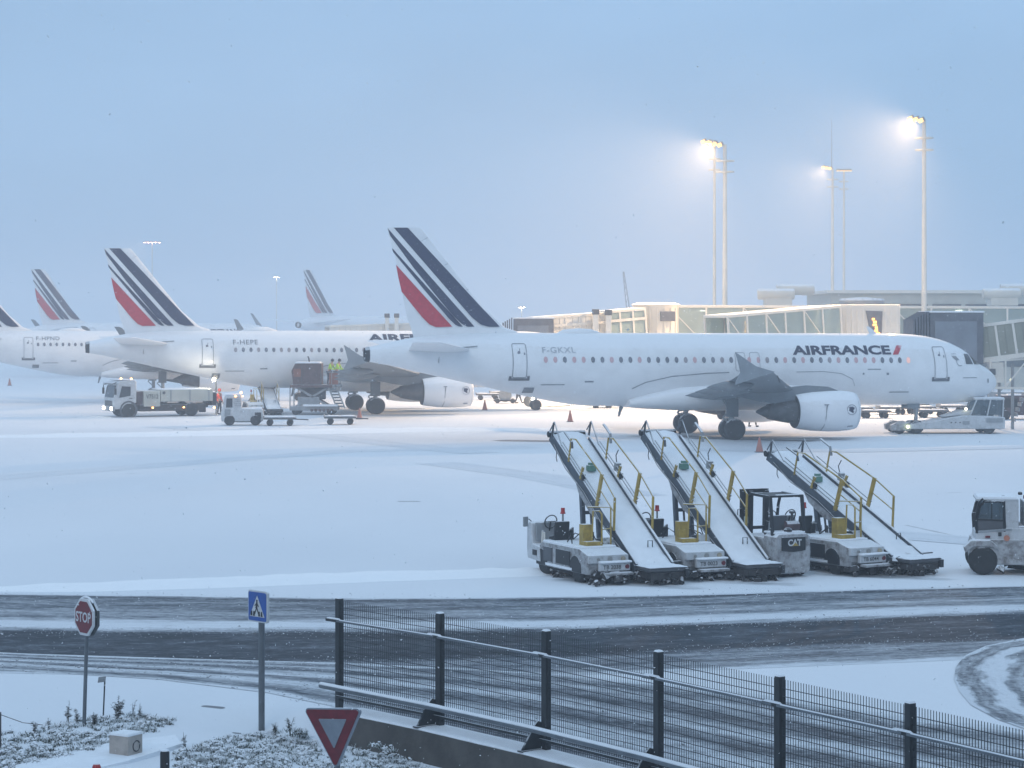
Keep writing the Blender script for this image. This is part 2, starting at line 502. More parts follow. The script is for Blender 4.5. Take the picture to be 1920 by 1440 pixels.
pxs = [-400, 0, 300, 640, 1000, 1100, 1300, 1500, 1700, 1920, 2400]
yT = [1112, 1112, 1117, 1122, 1120, 1118, 1114, 1108, 1103, 1098, 1086]
yU = [1184, 1185, 1186, 1187, 1184, 1182, 1174, 1166, 1158, 1150, 1132]
yL = [1236, 1240, 1243, 1236, 1230, 1227, 1216, 1209, 1202, 1193, 1172]
yN = [1258, 1262, 1268, 1275, 1270, 1266, 1258, 1250, 1242, 1232, 1205]
rows = []; vs = [0, .09, .18, .27, .35, .43, .5, .625, .75, .875, 1]
for px in list(range(-4200, 7200, 60)):
    c = max(-400, min(2400, px))
    row = [G(c, float(np.interp(c, pxs, a))) for a in (yN, yL, yU, yT)]
    ex = 0.0 if c == px else (px - c) / 90.0
    kn = [(p.x + ex, p.y) for p in row]
    pts = []
    for v in vs:
        y = float(np.interp(v, [0, .27, .5, 1], [k[1] for k in kn])); x = float(np.interp(v, [0, .27, .5, 1], [k[0] for k in kn]))
        pts.append((x, y))
    rows.append((px / 90.0, pts))
strip_object('perimeter_road', rows, vs, road_material('road_slush_wide', [(0, .90), (.05, .48), (.12, .30), (.20, .40), (.25, .18), (.28, .0), (.38, .10), (.49, .0), (.52, .38), (.57, .88), (.63, .78), (.68, .34), (.75, .48), (.82, .26), (.90, .36), (.965, .16), (1, 1.15)], 12), .004)

near = [(-31.31, 46.92), (-12.39, 43.4), (-9.49, 42.25), (-6.31, 41.04), (-4.21, 39.56), (-3.0, 38.2), (-2.65, 37.4), (-.95, 35.45), (.66, 33.43), (2.16, 31.33), (3.56, 29.16), (4.86, 27.12), (6.11, 25), (7.3, 22.8)]
far = [(-31.45, 48.41), (-12.46, 45.15), (-9.32, 44.22), (-6.2, 43.58), (-3.09, 43.0), (-0.77, 42.3), (0.92, 41.56), (2.69, 40.53), (4.06, 39.56), (6.38, 37.14), (7.88, 36.14), (10.53, 33.82), (13.5, 30.6), (17, 26)]
rows = []; vs = [i / 10 for i in range(11)]; u = 0.0
for i in range(len(near) - 1):
    for k in range(6):
        t = k / 6
        a = Vector(near[i]).lerp(Vector(near[i + 1]), t); b_ = Vector(far[i]).lerp(Vector(far[i + 1]), t)
        rows.append((u, [tuple(a.lerp(b_, v)) for v in vs])); u += ((Vector(near[i + 1]) - Vector(near[i])).length + (Vector(far[i + 1]) - Vector(far[i])).length) / 12
strip_object('access_road', rows, vs, road_material('road_slush_narrow', [(0, 1.0), (.06, .50), (.13, .24), (.20, .42), (.27, .72), (.36, .66), (.42, .24), (.48, .34), (.54, .74), (.62, .56), (.68, .20), (.75, .36), (.81, .66), (.87, .30), (.93, .42), (.97, .70), (1, 1.1)], 6), .008)

lf = [(11.94, 48.11), (10.4, 46.45), (9.35, 45.27), (8.69, 43.98), (8.23, 42.53), (7.92, 41.1), (7.74, 39.67), (7.66, 38.26), (7.82, 36.86), (8.17, 35.64), (9.04, 34.09), (10.48, 32.19)]
rows = []; u = 0
for i in range(len(lf) - 1):
    for k in range(6):
        a = Vector(lf[i]).lerp(Vector(lf[i + 1]), k / 6)
        d = (Vector(lf[i + 1]) - Vector(lf[i])).normalized(); nrm = Vector((-d.y, d.x))
        rows.append((u, [tuple(a + nrm * (1.75 * v)) for v in vs])); u += (Vector(lf[i + 1]) - Vector(lf[i])).length / 6
strip_object('turning_track', rows, vs, road_material('road_slush_turn', [(0, 1.15), (.04, .62), (.09, .36), (.16, .52), (.22, .34), (.28, .62), (.36, .9), (.46, .80), (.52, .50), (.60, .38), (.67, .56), (.73, .40), (.80, .68), (.88, .9), (1, 1.15)], 1.7), .012)

# faint tyre tracks over the apron, and low white strips that imitate bright reflections in window glass
def ribbon(name, path, width, mat, z, taper=0.0, crown=0.0):
    pts = [G(*p) for p in path]; fine = []
    for a, b_ in zip(pts[:-1], pts[1:]):
        for k in range(8): fine.append(a.lerp(b_, k / 8))
    fine.append(pts[-1]); rows = []; u = 0; n = len(fine)
    for i, p in enumerate(fine):
        d = fine[min(i + 1, n - 1)] - fine[max(i - 1, 0)]; d.normalize(); nr = Vector((-d.y, d.x, 0))
        w = width * (1 - taper * abs(2 * i / (n - 1) - 1) ** 3)
        rows.append((u, [tuple((p + nr * w * (v - .5)).xy) for v in (0, .15, .3, .5, .7, .85, 1)])); u += 1 if i == 0 else (p - fine[i - 1]).length
    o = strip_object(name, rows, [0, .15, .3, .5, .7, .85, 1], mat, z)
    if crown:
        hs = [0, .45, .85, 1, .85, .45, 0]; r = random.Random(name)
        for i, v in enumerate(o.data.vertices):
            f = 1 - taper * abs(2 * (i // 7) / (n - 1) - 1) ** 3
            v.co.z += crown * hs[i % 7] * f * r.uniform(.75, 1.15)
        o.data.polygons.foreach_set('use_smooth', [True] * len(o.data.polygons))
    return o
tm = road_material('tyre_track_snow', [(0, 1.3), (.12, .95), (.22, .62), (.32, .95), (.68, .95), (.78, .62), (.88, .95), (1, 1.3)], 2.2, (.34, .37, .41), (.50, .53, .57))
for ti, path in enumerate(([(-60, 900), (300, 872), (640, 846), (1000, 838)], [(820, 868), (1010, 893), (1200, 930)]
             , [(300, 800), (600, 818), (900, 850)], [(1640, 1000), (1830, 1015), (1980, 1020)], [(1250, 842), (1600, 846), (1960, 838)])):
    ribbon('tyre_track', path, 2.2, tm, .004 + .002 * ti)
rm, rnt, rb_ = new_mat('reflection_band_white')  # whiter than the apron, to put the reflected glare into the colour
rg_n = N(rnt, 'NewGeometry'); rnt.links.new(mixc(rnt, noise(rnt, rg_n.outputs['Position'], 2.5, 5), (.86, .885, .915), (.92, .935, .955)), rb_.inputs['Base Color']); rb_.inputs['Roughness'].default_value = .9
ribbon('snow_ridge', [(-80, 1106), (150, 1103), (420, 1094), (700, 1083), (1000, 1074), (1060, 1072)], 1.9, rm, -.01, .75, .16)  # near reflection band, painted as a raised white strip
ribbon('snow_ridge', [(-80, 820), (200, 817), (520, 812), (800, 807), (1150, 804)], 4.2, rm, -.01, .75, .20)  # far reflection band, likewise put into colour and shape

# snowy air: one closed box round everything
hz = MB().box((0, 1100, 16.4), (2600, 2400, 37.0))
hm = bpy.data.materials.new('snowy_air'); hm.use_nodes = True
hnt = hm.node_tree; hnt.nodes.clear()
ho = hnt.nodes.new('ShaderNodeOutputMaterial'); hv = hnt.nodes.new('ShaderNodeVolumePrincipled')
hv.inputs['Color'].default_value = (.93, .95, .985, 1)
hv.inputs['Density'].default_value = .0016
hv.inputs['Anisotropy'].default_value = .15
hnt.links.new(hv.outputs['Volume'], ho.inputs['Volume'])
tag(hz.build('haze', hm, None, smooth=None), kind='stuff')
# ------------------------------------------------------------------ lettering
_tc = {}
def text_mesh(s, height, bold=0.0, width=1.0, spacing=1.0, shear=0.0):
    """Flat lettering (x to the right, y up) as (verts, faces); origin at its lower left corner."""
    key = (s, height, bold, width, spacing, shear)
    if key in _tc: return _tc[key]
    cu = bpy.data.curves.new('lettering', 'FONT')
    cu.body = s; cu.size = 1.0; cu.offset = bold; cu.space_character = spacing; cu.shear = shear
    cu.resolution_u = 3; cu.fill_mode = 'FRONT'
    o = bpy.data.objects.new('lettering', cu); COL.objects.link(o)
    dg = bpy.context.evaluated_depsgraph_get(); dg.update()
    me = bpy.data.meshes.new_from_object(o.evaluated_get(dg))
    v = np.array([tuple(p.co) for p in me.vertices]); f = [tuple(p.vertices) for p in me.polygons]
    bpy.data.objects.remove(o); bpy.data.curves.remove(cu); bpy.data.meshes.remove(me)
    v = v - v.min(axis=0); k = height / v[:, 1].max()
    v = v * k; v[:, 0] *= width
    _tc[key] = ([(a[0], a[1]) for a in v], f); return _tc[key]

def flat_text(s, height, M4, name, mat, parent, bold=0.02, width=1.0, center=True, spacing=1.0):
    """Lettering laid on a plane: M4 takes (x right, y up, 0) to the parent's space."""
    v, f = text_mesh(s, height, bold, width, spacing)
    w = max(a[0] for a in v); h = max(a[1] for a in v)
    mb = MB(); mb.add([M4 @ Vector((a[0] - (w / 2 if center else 0), a[1] - (h / 2 if center else 0), 0)) for a in v], f)
    return mb.build(name, mat, parent, smooth=None, recalc=False)

# ------------------------------------------------------------------ airliners
# stations measured from the nose: x, top, bottom, half width
ST = [(0, 2.95, 2.85, .03), (.08, 3.18, 2.62, .27), (.25, 3.42, 2.42, .50), (.6, 3.70, 2.18, .80), (1.1, 3.97, 1.97, 1.08), (1.45, 4.16, 1.87, 1.25), (1.85, 4.56, 1.79, 1.41),
      (2.4, 4.93, 1.73, 1.56), (3.0, 5.20, 1.70, 1.69), (3.7, 5.43, 1.68, 1.81), (4.7, 5.63, 1.67, 1.91), (6.0, 5.73, 1.67, 1.965), (7.2, 5.75, 1.68, 1.975),
      (24.6, 5.80, 1.76, 1.975), (26, 5.80, 1.90, 1.96), (27.5, 5.81, 2.16, 1.90), (29.2, 5.82, 2.53, 1.77), (31.2, 5.82, 2.97, 1.53), (33, 5.73, 3.38, 1.24),
      (34.6, 5.58, 3.74, .95), (36, 5.30, 4.06, .66), (37.1, 5.06, 4.26, .42)]
SX = [s[0] for s in ST]
def _spl(x, k):
    """Smooth monotone interpolation of a station column."""
    xs = SX; i = max(0, min(len(xs) - 2, int(np.searchsorted(xs, x)) - 1))
    ys = [s[k] for s in ST]
    def sl(j):
        if j <= 0 or j >= len(xs) - 1: return (ys[min(j + 1, len(xs) - 1)] - ys[max(j - 1, 0)]) / max(1e-6, xs[min(j + 1, len(xs) - 1)] - xs[max(j - 1, 0)])
        a = (ys[j] - ys[j - 1]) / (xs[j] - xs[j - 1]); b = (ys[j + 1] - ys[j]) / (xs[j + 1] - xs[j])
        return 0 if a * b <= 0 else 2 * a * b / (a + b)
    h = xs[i + 1] - xs[i]; t = max(0, min(1, (x - xs[i]) / h))
    return ((1 + 2 * t) * (1 - t) ** 2 * ys[i] + t * (1 - t) ** 2 * h * sl(i) + t * t * (3 - 2 * t) * ys[i + 1] + t * t * (t - 1) * h * sl(i + 1))
def fus(x): return _spl(x, 1), _spl(x, 2), _spl(x, 3)
def fus_y(x, z):
    t, b, w = fus(x); zc = (t + b) / 2; h = (t - b) / 2
    return w * math.sqrt(max(0.0, 1 - ((z - zc) / h) ** 2))
X0 = 17.71     # main gear, the local origin
def lx(xn): return X0 - xn

def skin_point(x, z, off):
    t, b, w = fus(x); zc = (t + b) / 2; h = (t - b) / 2
    q = max(-.999, min(.999, (z - zc) / h)); y = w * math.sqrt(1 - q * q)
    n = Vector((0, y / (w * w), q / h)).normalized()
    return (lx(x), -(y + off * n.y), z + off * n.z)
def skin_piece(mb, polys, off, step=.13):
    """Outlines given as (x from nose, z) lists, laid on the starboard skin, off metres proud."""
    for verts, faces in polys:
        bm = bmesh.new()
        bv = [bm.verts.new((v[0], v[1], 0)) for v in verts]
        for f in faces:
            try: bm.faces.new([bv[i] for i in f])
            except ValueError: pass
        zs = [v[1] for v in verts]; xs = [v[0] for v in verts]
        z = min(zs) + step
        while z < max(zs) - .02:
            bmesh.ops.bisect_plane(bm, geom=bm.verts[:] + bm.edges[:] + bm.faces[:], plane_co=(0, z, 0), plane_no=(0, 1, 0)); z += step
        if max(xs) > 28 or min(xs) < 5.5:
            st_ = .18 if min(xs) < 5.5 else .5; x = min(xs) + st_
            while x < max(xs) - .05:
                bmesh.ops.bisect_plane(bm, geom=bm.verts[:] + bm.edges[:] + bm.faces[:], plane_co=(x, 0, 0), plane_no=(1, 0, 0)); x += st_
        bm.verts.index_update()
        mb.add([skin_point(v.co.x, v.co.y, off) for v in bm.verts], [[v.index for v in f.verts] for f in bm.faces])
        bm.free()
    return mb
def rect(x0, x1, z0, z1): return ([(x0, z0), (x1, z0), (x1, z1), (x0, z1)], [(0, 1, 2, 3)])
def skin_text(s, xr, z, height, bold, width=1.0, spacing=1.0, shear=0.0):
    """Lettering on the starboard side: reads towards the nose; xr = x from nose of its left end."""
    v, f = text_mesh(s, height, bold, width, spacing, shear)
    return ([(xr - a[0], z + a[1]) for a in v], f)
def rrect_ring(x0, x1, z0, z1, w, r=.12, n=4):
    """A rounded frame outline of line width w."""
    def rr(x0, x1, z0, z1, r):
        out = []
        for cx, cz, a0 in ((x1 - r, z1 - r, 0), (x0 + r, z1 - r, 90), (x0 + r, z0 + r, 180), (x1 - r, z0 + r, 270)):
            for k in range(n + 1):
                a = R(a0 + 90 * k / n); out.append((cx + r * math.cos(a), cz + r * math.sin(a)))
        return out
    o = rr(x0, x1, z0, z1, r); i = rr(x0 + w, x1 - w, z0 + w, z1 - w, max(.01, r - w)); m = len(o)
    return (o + i, [(k, (k + 1) % m, m + (k + 1) % m, m + k) for k in range(m)])

def airfoil(c, t, n=9):
    """Closed outline, chordwise 0..c, thickness t."""
    up = []; lo = []
    for k in range(n + 1):
        x = .5 * (1 - math.cos(math.pi * k / n))
        y = 5 * t * (.2969 * math.sqrt(x) - .126 * x - .3516 * x * x + .2843 * x ** 3 - .1036 * x ** 4)
        up.append((x * c, y)); lo.append((x * c, -y * .85))
    return up + lo[-2:0:-1]

def wing_loft(mb, secs):
    """secs: (span y, x of leading edge from nose, chord, z, thickness)."""
    rings = []
    for y, xl, c, z, t in secs:
        rings.append([(lx(xl + p[0]), y, z + p[1] * c) for p in airfoil(c, t)] if False else [(lx(xl + p[0]), y, z + p[1]) for p in airfoil(c, t)])
    return mb.loft(rings, True)

FIN = [(5.45, 28.2, 6.4), (5.91, 28.86, 5.85), (6.11, 29.5, 5.27), (6.6, 30.04, 4.93), (7.16, 30.71, 4.38), (8.2, 31.56, 3.73), (9.8, 32.86, 2.75), (11.0, 33.82, 2.13), (11.40, 34.15, 1.9), (11.52, 34.3, 1.72)]
def fin_half(x, z):
    """Half thickness of the fin at (x from nose, z)."""
    xl = float(np.interp(z, [f[0] for f in FIN], [f[1] for f in FIN])); c = float(np.interp(z, [f[0] for f in FIN], [f[2] for f in FIN]))
    t = .105; u = max(0, min(1, (x - xl) / c))
    return max(.012, c * 5 * t * (.2969 * math.sqrt(u) - .126 * u - .3516 * u * u + .2843 * u ** 3 - .1036 * u ** 4))

# fin livery measured on the photograph, as (x from nose, z)
def fpix(q):
    """Crop pixels of the fin picture -> (x from nose, z) on the symmetry plane of the nearest aircraft."""
    out = []
    for a, b in q:
        px, py = 640 + a / 3.6, 400 + b / 3.6
        X, Y, th = 11.0, 128.7, R(15)
        k = (px - 960) / FOC            # solve X + l cos = k (Y + l sin)
        l = (k * Y - X) / (math.cos(th) - k * math.sin(th))
        d = Y + l * math.sin(th)
        out.append((X0 - l, CAM_Z - (py - HOR) / FOC * d))
    return out
STRIPES = [
    ('navy', fpix([(353, 97), (445, 97)]) + fpix([(466, 120), (700, 392), (900, 620), (985, 720), (1020, 750), (1062, 765)]) + fpix([(985, 765), (930, 750), (870, 700), (700, 500), (520, 290)])),
    ('navy', fpix([(312, 101), (370, 175), (500, 345), (650, 520), (800, 690), (850, 742), (888, 765)]) + fpix([(840, 765), (804, 745), (745, 690), (622, 540), (487, 370), (328, 150)])),
    ('navy', fpix([(343, 235), (442, 362), (548, 494), (732, 706), (774, 752), (810, 765)]) + fpix([(786, 764), (762, 753), (720, 712), (550, 510), (350, 262)])),
    ('red', fpix([(370, 348), (470, 470), (600, 610), (690, 722), (740, 765)]) + fpix([(630, 768), (590, 750), (540, 700), (408, 530), (385, 430)])),
]
def fin_stripe(mb, poly, side):
    bm = bmesh.new()
    f = bm.faces.new([bm.verts.new((p[0], p[1], 0)) for p in poly])
    bmesh.ops.triangulate(bm, faces=[f], ngon_method='EAR_CLIP')
    xs = [p[0] for p in poly]
    x = min(xs) + .25
    while x < max(xs):
        bmesh.ops.bisect_plane(bm, geom=bm.verts[:] + bm.edges[:] + bm.faces[:], plane_co=(x, 0, 0), plane_no=(1, 0, 0)); x += .3
    z = min(p[1] for p in poly) + .2
    while z < max(p[1] for p in poly):
        bmesh.ops.bisect_plane(bm, geom=bm.verts[:] + bm.edges[:] + bm.faces[:], plane_co=(0, z, 0), plane_no=(0, 1, 0)); z += .25 if z < 7.5 else .8
    bm.verts.index_update()
    mb.add([(lx(v.co.x), side * (fin_half(v.co.x, v.co.y) + (.018 if v.co.y > 7.4 else .018 + .05 * min(1, (7.4 - v.co.y) / .6))), v.co.y) for v in bm.verts], [[v.index for v in ff.verts] for ff in bm.faces])
    bm.free()

def oval(rx, rz, n=12):
    mb = MB(); mb.v = [(0, -.012, 0)] + [(rx * math.cos(2 * math.pi * k / n), 0, rz * math.sin(2 * math.pi * k / n)) for k in range(n)]
    mb.f = [(0, 1 + k, 1 + (k + 1) % n) for k in range(n)]
    return mb
WIN = {'dark': oval(.115, .175).mesh('window', MAT['window'], 60), 'lit': oval(.115, .175).mesh('window', MAT['windowlit'], 60)}
WIN['warm'] = oval(.115, .175).mesh('window', EM('cabin_window_warm', (.75, .42, .36), .55), 60)
WIN['pale'] = oval(.115, .175).mesh('window', M('cabin_window_blind', (.30, .27, .29), .4), 60)

def wheel_parts(parent, c, r, w, axis=(0, 1, 0), nb=28):
    a = Vector(axis)
    t = MB().lathe(Vector(c) - a * (w / 2), axis, [(0, r * .60), (0, r * .86), (w * .12, r * .97), (w * .3, r), (w * .7, r), (w * .88, r * .97), (w, r * .86), (w, r * .60)], nb)
    wh = t.build('wheel', MAT['tyre'], parent, smooth=50)
    MB().lathe(Vector(c) - a * (w * .46), axis, [(0, r * .18), (0, r * .60), (w * .92, r * .60), (w * .92, r * .18)], 18).build('hub', MAT['hub'], wh, smooth=40)
    return wh

def airliner(name, label, loc, yaw, reg=None, title=True, lit=0.15, tip='fence', win0=30.0, detail=True, drop=0.0, title_x=13.34, title_w=1.68, title_z=4.56, wz=4.30, scale=1.0, group='white airliners parked in the snow'):
    root = thing(name, label, 'airliner', loc, yaw, group)
    root.scale = (scale, scale, scale)
    r = random.Random(name + label)
    # fuselage
    xs = sorted(set([s[0] for s in ST] + [.16, .4, .85, 1.4, 2.0, 2.6, 3.3, 4.2, 5.3] + [8 + i for i in range(17)] + [25.3, 26.8, 28.3, 30.2, 32.1, 33.8, 35.3, 36.6]))
    rings = []
    for x in xs:
        t, b, w = fus(x)
        rings.append([(lx(x), w * math.sin(2 * math.pi * k / 40), (t + b) / 2 + (t - b) / 2 * math.cos(2 * math.pi * k / 40)) for k in range(40)])
    fu = MB().loft(rings).build('fuselage', MAT['plane'], root, smooth=40)
    MB().lathe((lx(37.09), 0, 4.66), (-1, 0, 0), [(0, .42), (.12, .40), (.24, .37), (.24, .28), (-.05, .26)], 20).build('exhaust_cone', MAT['dark'], fu)
    # wing box fairing under the belly
    rg = []
    for x, w, top, bot in [(9.6, 1.2, 2.3, 1.80), (10.6, 1.75, 2.75, 1.62), (12, 2.08, 3.05, 1.50), (14, 2.16, 3.15, 1.45), (18, 2.18, 3.15, 1.45), (20, 2.14, 3.0, 1.48), (21.6, 1.95, 2.6, 1.58), (22.8, 1.55, 2.2, 1.70)]:
        n = 24; rr = []
        for k in range(n):
            a = 2 * math.pi * k / n; c, s = math.cos(a), math.sin(a)
            rr.append((lx(x), w * math.copysign(abs(c) ** .75, c), (top + bot) / 2 + (top - bot) / 2 * math.copysign(abs(s) ** .75, s)))
        rg.append(rr)
    fr = MB().loft(rg).build('belly_fairing', MAT['plane'], fu, smooth=50)
    # fin
    mb = MB(); rings = []
    for z, xl, c in FIN:
        rings.append([(lx(xl + p[0]), p[1], z) for p in [(q[0], q[1] / .85 if q[1] < 0 else q[1]) for q in airfoil(c, .105 * c, 12)]])
    fin = mb.loft(rings).build('fin', MAT['plane'], root, smooth=40)
    for k, p in STRIPES:
        s = MB(); fin_stripe(s, p, -1); fin_stripe(s, p, 1)
        s.build('stripe', MAT[k], fin, smooth=50)
    if detail:
        s = MB()
        for z, a, b_ in ((11.0, .30, .42), (9.6, .16, .28), (8.2, .10, .20)):
            xl = float(np.interp(z, [f[0] for f in FIN], [f[1] for f in FIN])); c = float(np.interp(z, [f[0] for f in FIN], [f[2] for f in FIN]))
            s.bar((lx(xl + .03), -fin_half(xl + .1, z) - .01, z), (lx(xl + .55), -fin_half(xl + .55, z) - .01, z - .28), .018)
        s.build('rudder_seam', MAT['seam'], fin, smooth=None)
    # stabilisers
    for sd in (-1, 1):
        st = MB()
        secs = [(sd * .5, 31.3, 3.7, 4.84, .34), (sd * 1.2, 31.75, 3.4, 4.90, .31), (sd * 6.0, 34.45, 1.55, 5.34, .13), (sd * 6.22, 34.75, 1.15, 5.36, .06)]
        sb = wing_loft(st, secs).build('stabiliser', MAT['plane'], root, smooth=35)
    if detail:
        MB().bar((lx(31.4), -(fus_y(31.4, 5.0) + .02), 5.10), (lx(34.1), -(fus_y(34.1, 4.95) + .03), 4.88), .05, .05).bar((lx(33.5), -(fus_y(33.5, 4.6) + .02), 4.2), (lx(33.4), -(fus_y(33.4, 5.1) + .02), 5.2), .03).build('stabiliser_slot', MAT['seam'], fu, smooth=None)
    # wings
    for sd in (-1, 1):
        wsec = [(a, b + .85, c - (.25 if a < 5 else 0), d, e) for a, b, c, d, e in [(1.2, 11.75, 7.15, 2.42, .80), (1.97, 12.15, 6.75, 2.48, .76), (4.2, 13.28, 5.55, 2.66, .58), (6.4, 14.38, 4.50, 2.85, .47), (10, 16.18, 3.45, 3.20, .36), (13.5, 17.93, 2.45, 3.58, .25), (16.6, 19.48, 1.62, 3.95, .16), (16.95, 19.75, 1.30, 3.98, .10)]]
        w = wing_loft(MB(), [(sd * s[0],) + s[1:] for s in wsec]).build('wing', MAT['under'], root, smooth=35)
        if tip == 'fence':
            pl = [(a + .85, b) for a, b in [(19.55, 0), (20.55, .28), (21.62, .98), (21.48, .50), (21.35, 0.0), (21.6, -.5), (21.62, -.62), (20.6, -.30)]]
            vs = [(lx(p[0]), p[1]) for p in pl]
            Mx = Matrix.Translation((0, sd * 17.0, 3.98)) @ Matrix(((1, 0, 0, 0), (0, 0, -sd, 0), (0, 1, 0, 0), (0, 0, 0, 1)))
            MB().prism(vs, Mx, .06).build('wingtip_fence', MAT['planegrey'], w, bevel=.01)
        else:
            rings = []
            for k, (dy, dz, x, c) in enumerate([(0, 0, 19.6, 1.5), (.25, .10, 19.8, 1.35), (.45, .45, 20.1, 1.15), (.58, 1.0, 20.6, .95), (.78, 2.1, 21.7, .55), (.80, 2.2, 21.95, .40)]):
                rings.append([(lx(x + .85 + p[0]), sd * (16.95 + dy) + (p[1] if k > 1 else 0), 3.98 + dz + (p[1] if k <= 1 else 0)) for p in airfoil(c, .07)])
            MB().loft(rings).build('sharklet', MAT['under'], w, smooth=35)
        for y, ln in ((5.6, 3.7), (8.6, 3.2), (11.8, 2.6)):
            xl = np.interp(y, [s[0] for s in wsec], [s[1] for s in wsec]); c = np.interp(y, [s[0] for s in wsec], [s[2] for s in wsec]); z = np.interp(y, [s[0] for s in wsec], [s[3] for s in wsec])
            x0 = xl + c * .52
            rg = []
            for u, a in ((0, .02), (.12, .55), (.35, 1), (.6, .95), (.85, .5), (1, .04)):
                xx = x0 + ln * u
                rg.append([(lx(xx), sd * y + .21 * a * math.cos(2 * math.pi * k / 10), z - .20 - .10 * u + .30 * a * math.sin(2 * math.pi * k / 10)) for k in range(10)])
            MB().loft(rg).build('flap_fairing', MAT['under'], w, smooth=50)
        if detail:
            # leading edge slat line and flap line as shallow ridges below the wing
            MB().bar((lx(14.1), sd * 2.4, 2.32), (lx(19.8), sd * 15.8, 3.76), .05, .03).bar((lx(18.2), sd * 2.4, 2.22), (lx(18.7), sd * 6.4, 2.66), .06, .04).bar((lx(18.7), sd * 6.4, 2.66), (lx(20.7), sd * 13.2, 3.44), .05, .03).build('flap_seam', MAT['dark'], w, smooth=None)
        # engine
        ey, ez, ex = sd * 5.75, 1.58, 11.35
        en = MB().lathe((lx(ex), ey, ez), (-1, 0, 0), [(.55, .80), (.12, .84), (0, .91), (.05, .99), (.3, 1.05), (.9, 1.10), (1.6, 1.11), (2.5, 1.06), (3.15, .98), (3.5, .92), (3.5, .84), (3.0, .80)], 32, False).build('engine', MAT['nacelle'], root, smooth=45)
        MB().lathe((lx(ex + .02), ey, ez), (-1, 0, 0), [(-.02, .90), (.02, .95), (.12, 1.015), (.13, 1.02), (.05, .965)], 32, False).build('inlet_lip', MAT['hub'], en, smooth=60)
        MB().lathe((lx(ex + .6), ey, ez), (-1, 0, 0), [(0, .0), (0, .82), (.05, .82)], 28).build('fan', MAT['dark'], en)
        MB().lathe((lx(ex + .3), ey, ez), (-1, 0, 0), [(0, .02), (.3, .28)], 16).build('spinner', MAT['planegrey'], en)
        MB().lathe((lx(ex + 3.42), ey, ez), (-1, 0, 0), [(0, .90), (.10, .905), (.10, .60), (0, .60)], 32).build('fan_duct', MAT['dark'], en)
        MB().lathe((lx(ex + 3.3), ey, ez), (-1, 0, 0), [(0, .66), (.6, .62), (1.3, .50), (1.75, .40), (1.75, .33), (1.9, .30), (2.4, .06)], 24).build('core_nozzle', MAT['hotmetal'], en, smooth=50)
        pr = MB()
        prf = []
        for x, zb, zt, h in ((ex + .9, 2.58, 2.66, .05), (ex + 1.6, 2.2, 2.90, .17), (ex + 2.8, 2.05, 2.98, .20), (ex + 4.2, 1.95, 2.85, .20), (ex + 5.6, 2.15, 2.75, .17), (ex + 6.8, 2.42, 2.62, .04)):
            prf.append([(lx(x), ey - h, zb), (lx(x), ey + h, zb), (lx(x), ey + h, zt), (lx(x), ey - h, zt)])
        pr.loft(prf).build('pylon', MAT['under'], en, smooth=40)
        if detail and sd < 0:
            q = MB()
            for i in range(2): q.bar((lx(ex + 2.05), ey - 1.115, ez + .35), (lx(ex + 2.1), ey - 1.04, ez - .35), .03)
            q.tube([(lx(ex + 2.08), ey - 1.03, ez - .35), (lx(ex + 2.1), ey - .75, ez - .80), (lx(ex + 2.15), ey - .40, ez - 1.03)], .02, 4)
            q.bar((lx(ex + 1.95), ey - 1.12, ez + .38), (lx(ex + 2.2), ey - 1.12, ez + .38), .05)
            q.bar((lx(ex + .42), ey - .72, ez - .78), (lx(ex + .72), ey - .74, ez - .80), .05, .12)
            q.build('cowl_seam', MAT['seam'], en, smooth=None)
            ring = MB(); cx, cz = lx(ex + .62), ez + .10
            for k in range(14):
                a, b2 = 2 * math.pi * k / 14, 2 * math.pi * (k + 1) / 14
                ring.bar((cx + .27 * math.cos(a), ey - 1.085, cz + .27 * math.sin(a)), (cx + .27 * math.cos(b2), ey - 1.085, cz + .27 * math.sin(b2)), .02)
            for p, q2 in (((-.13, .14), (.02, -.05)), ((.02, -.05), (.13, .12)), ((-.15, .0), (.10, -.14)), ((.0, .16), (.04, -.02))):
                ring.bar((cx + p[0], ey - 1.088, cz + p[1]), (cx + q2[0], ey - 1.088, cz + q2[1]), .02, .10)
            ring.build('cowl_emblem', MAT['navy'], en, smooth=None)
    # landing gear
    for sd in (-1, 1):
        g = MB().cyl((0, sd * 3.795, .58 - drop), (0, sd * 3.7, 2.5), .15).cyl((0, sd * 3.75, 1.35), (0, sd * 3.70, 2.6), .20)
        g.bar((0, sd * 3.75, 1.5), (.15, sd * 2.0, 2.2), .12).bar((-.02, sd * 3.79, .75), (-.5, sd * 3.76, 1.2), .08).bar((-.5, sd * 3.76, 1.2), (-.05, sd * 3.74, 1.6), .08).cyl((0, sd * 3.3, .58 - drop), (0, sd * 4.3, .58 - drop), .10)
        go = g.build('main_gear', MAT['strut'], root)
        MB().box((-.05, sd * 4.02, 1.75), (.7, .05, 1.0)).build('gear_door', MAT['under'], go, bevel=.02)
        for o in (-.46, .46): wheel_parts(go, (0, sd * 3.795 + o, .58 - drop), .585, .42)
    xn = lx(5.07)
    g = MB().cyl((xn, 0, .4 - drop), (xn + .1, 0, 2.1), .10).cyl((xn + .03, 0, 1.1), (xn + .1, 0, 2.2), .14).bar((xn + .04, 0, 1.3), (xn - .9, 0, 2.0), .09).cyl((xn, -.3, .4 - drop), (xn, .3, .4 - drop), .07)
    go = g.build('nose_gear', MAT['strut'], root)
    MB().box((xn - .3, -.38, 1.62), (.8, .04, .30)).box((xn - .3, .38, 1.62), (.8, .04, .30)).build('gear_door', MAT['planegrey'], go, bevel=.02)
    for o in (-.25, .25): wheel_parts(go, (xn, o, .385 - drop), .385, .22)
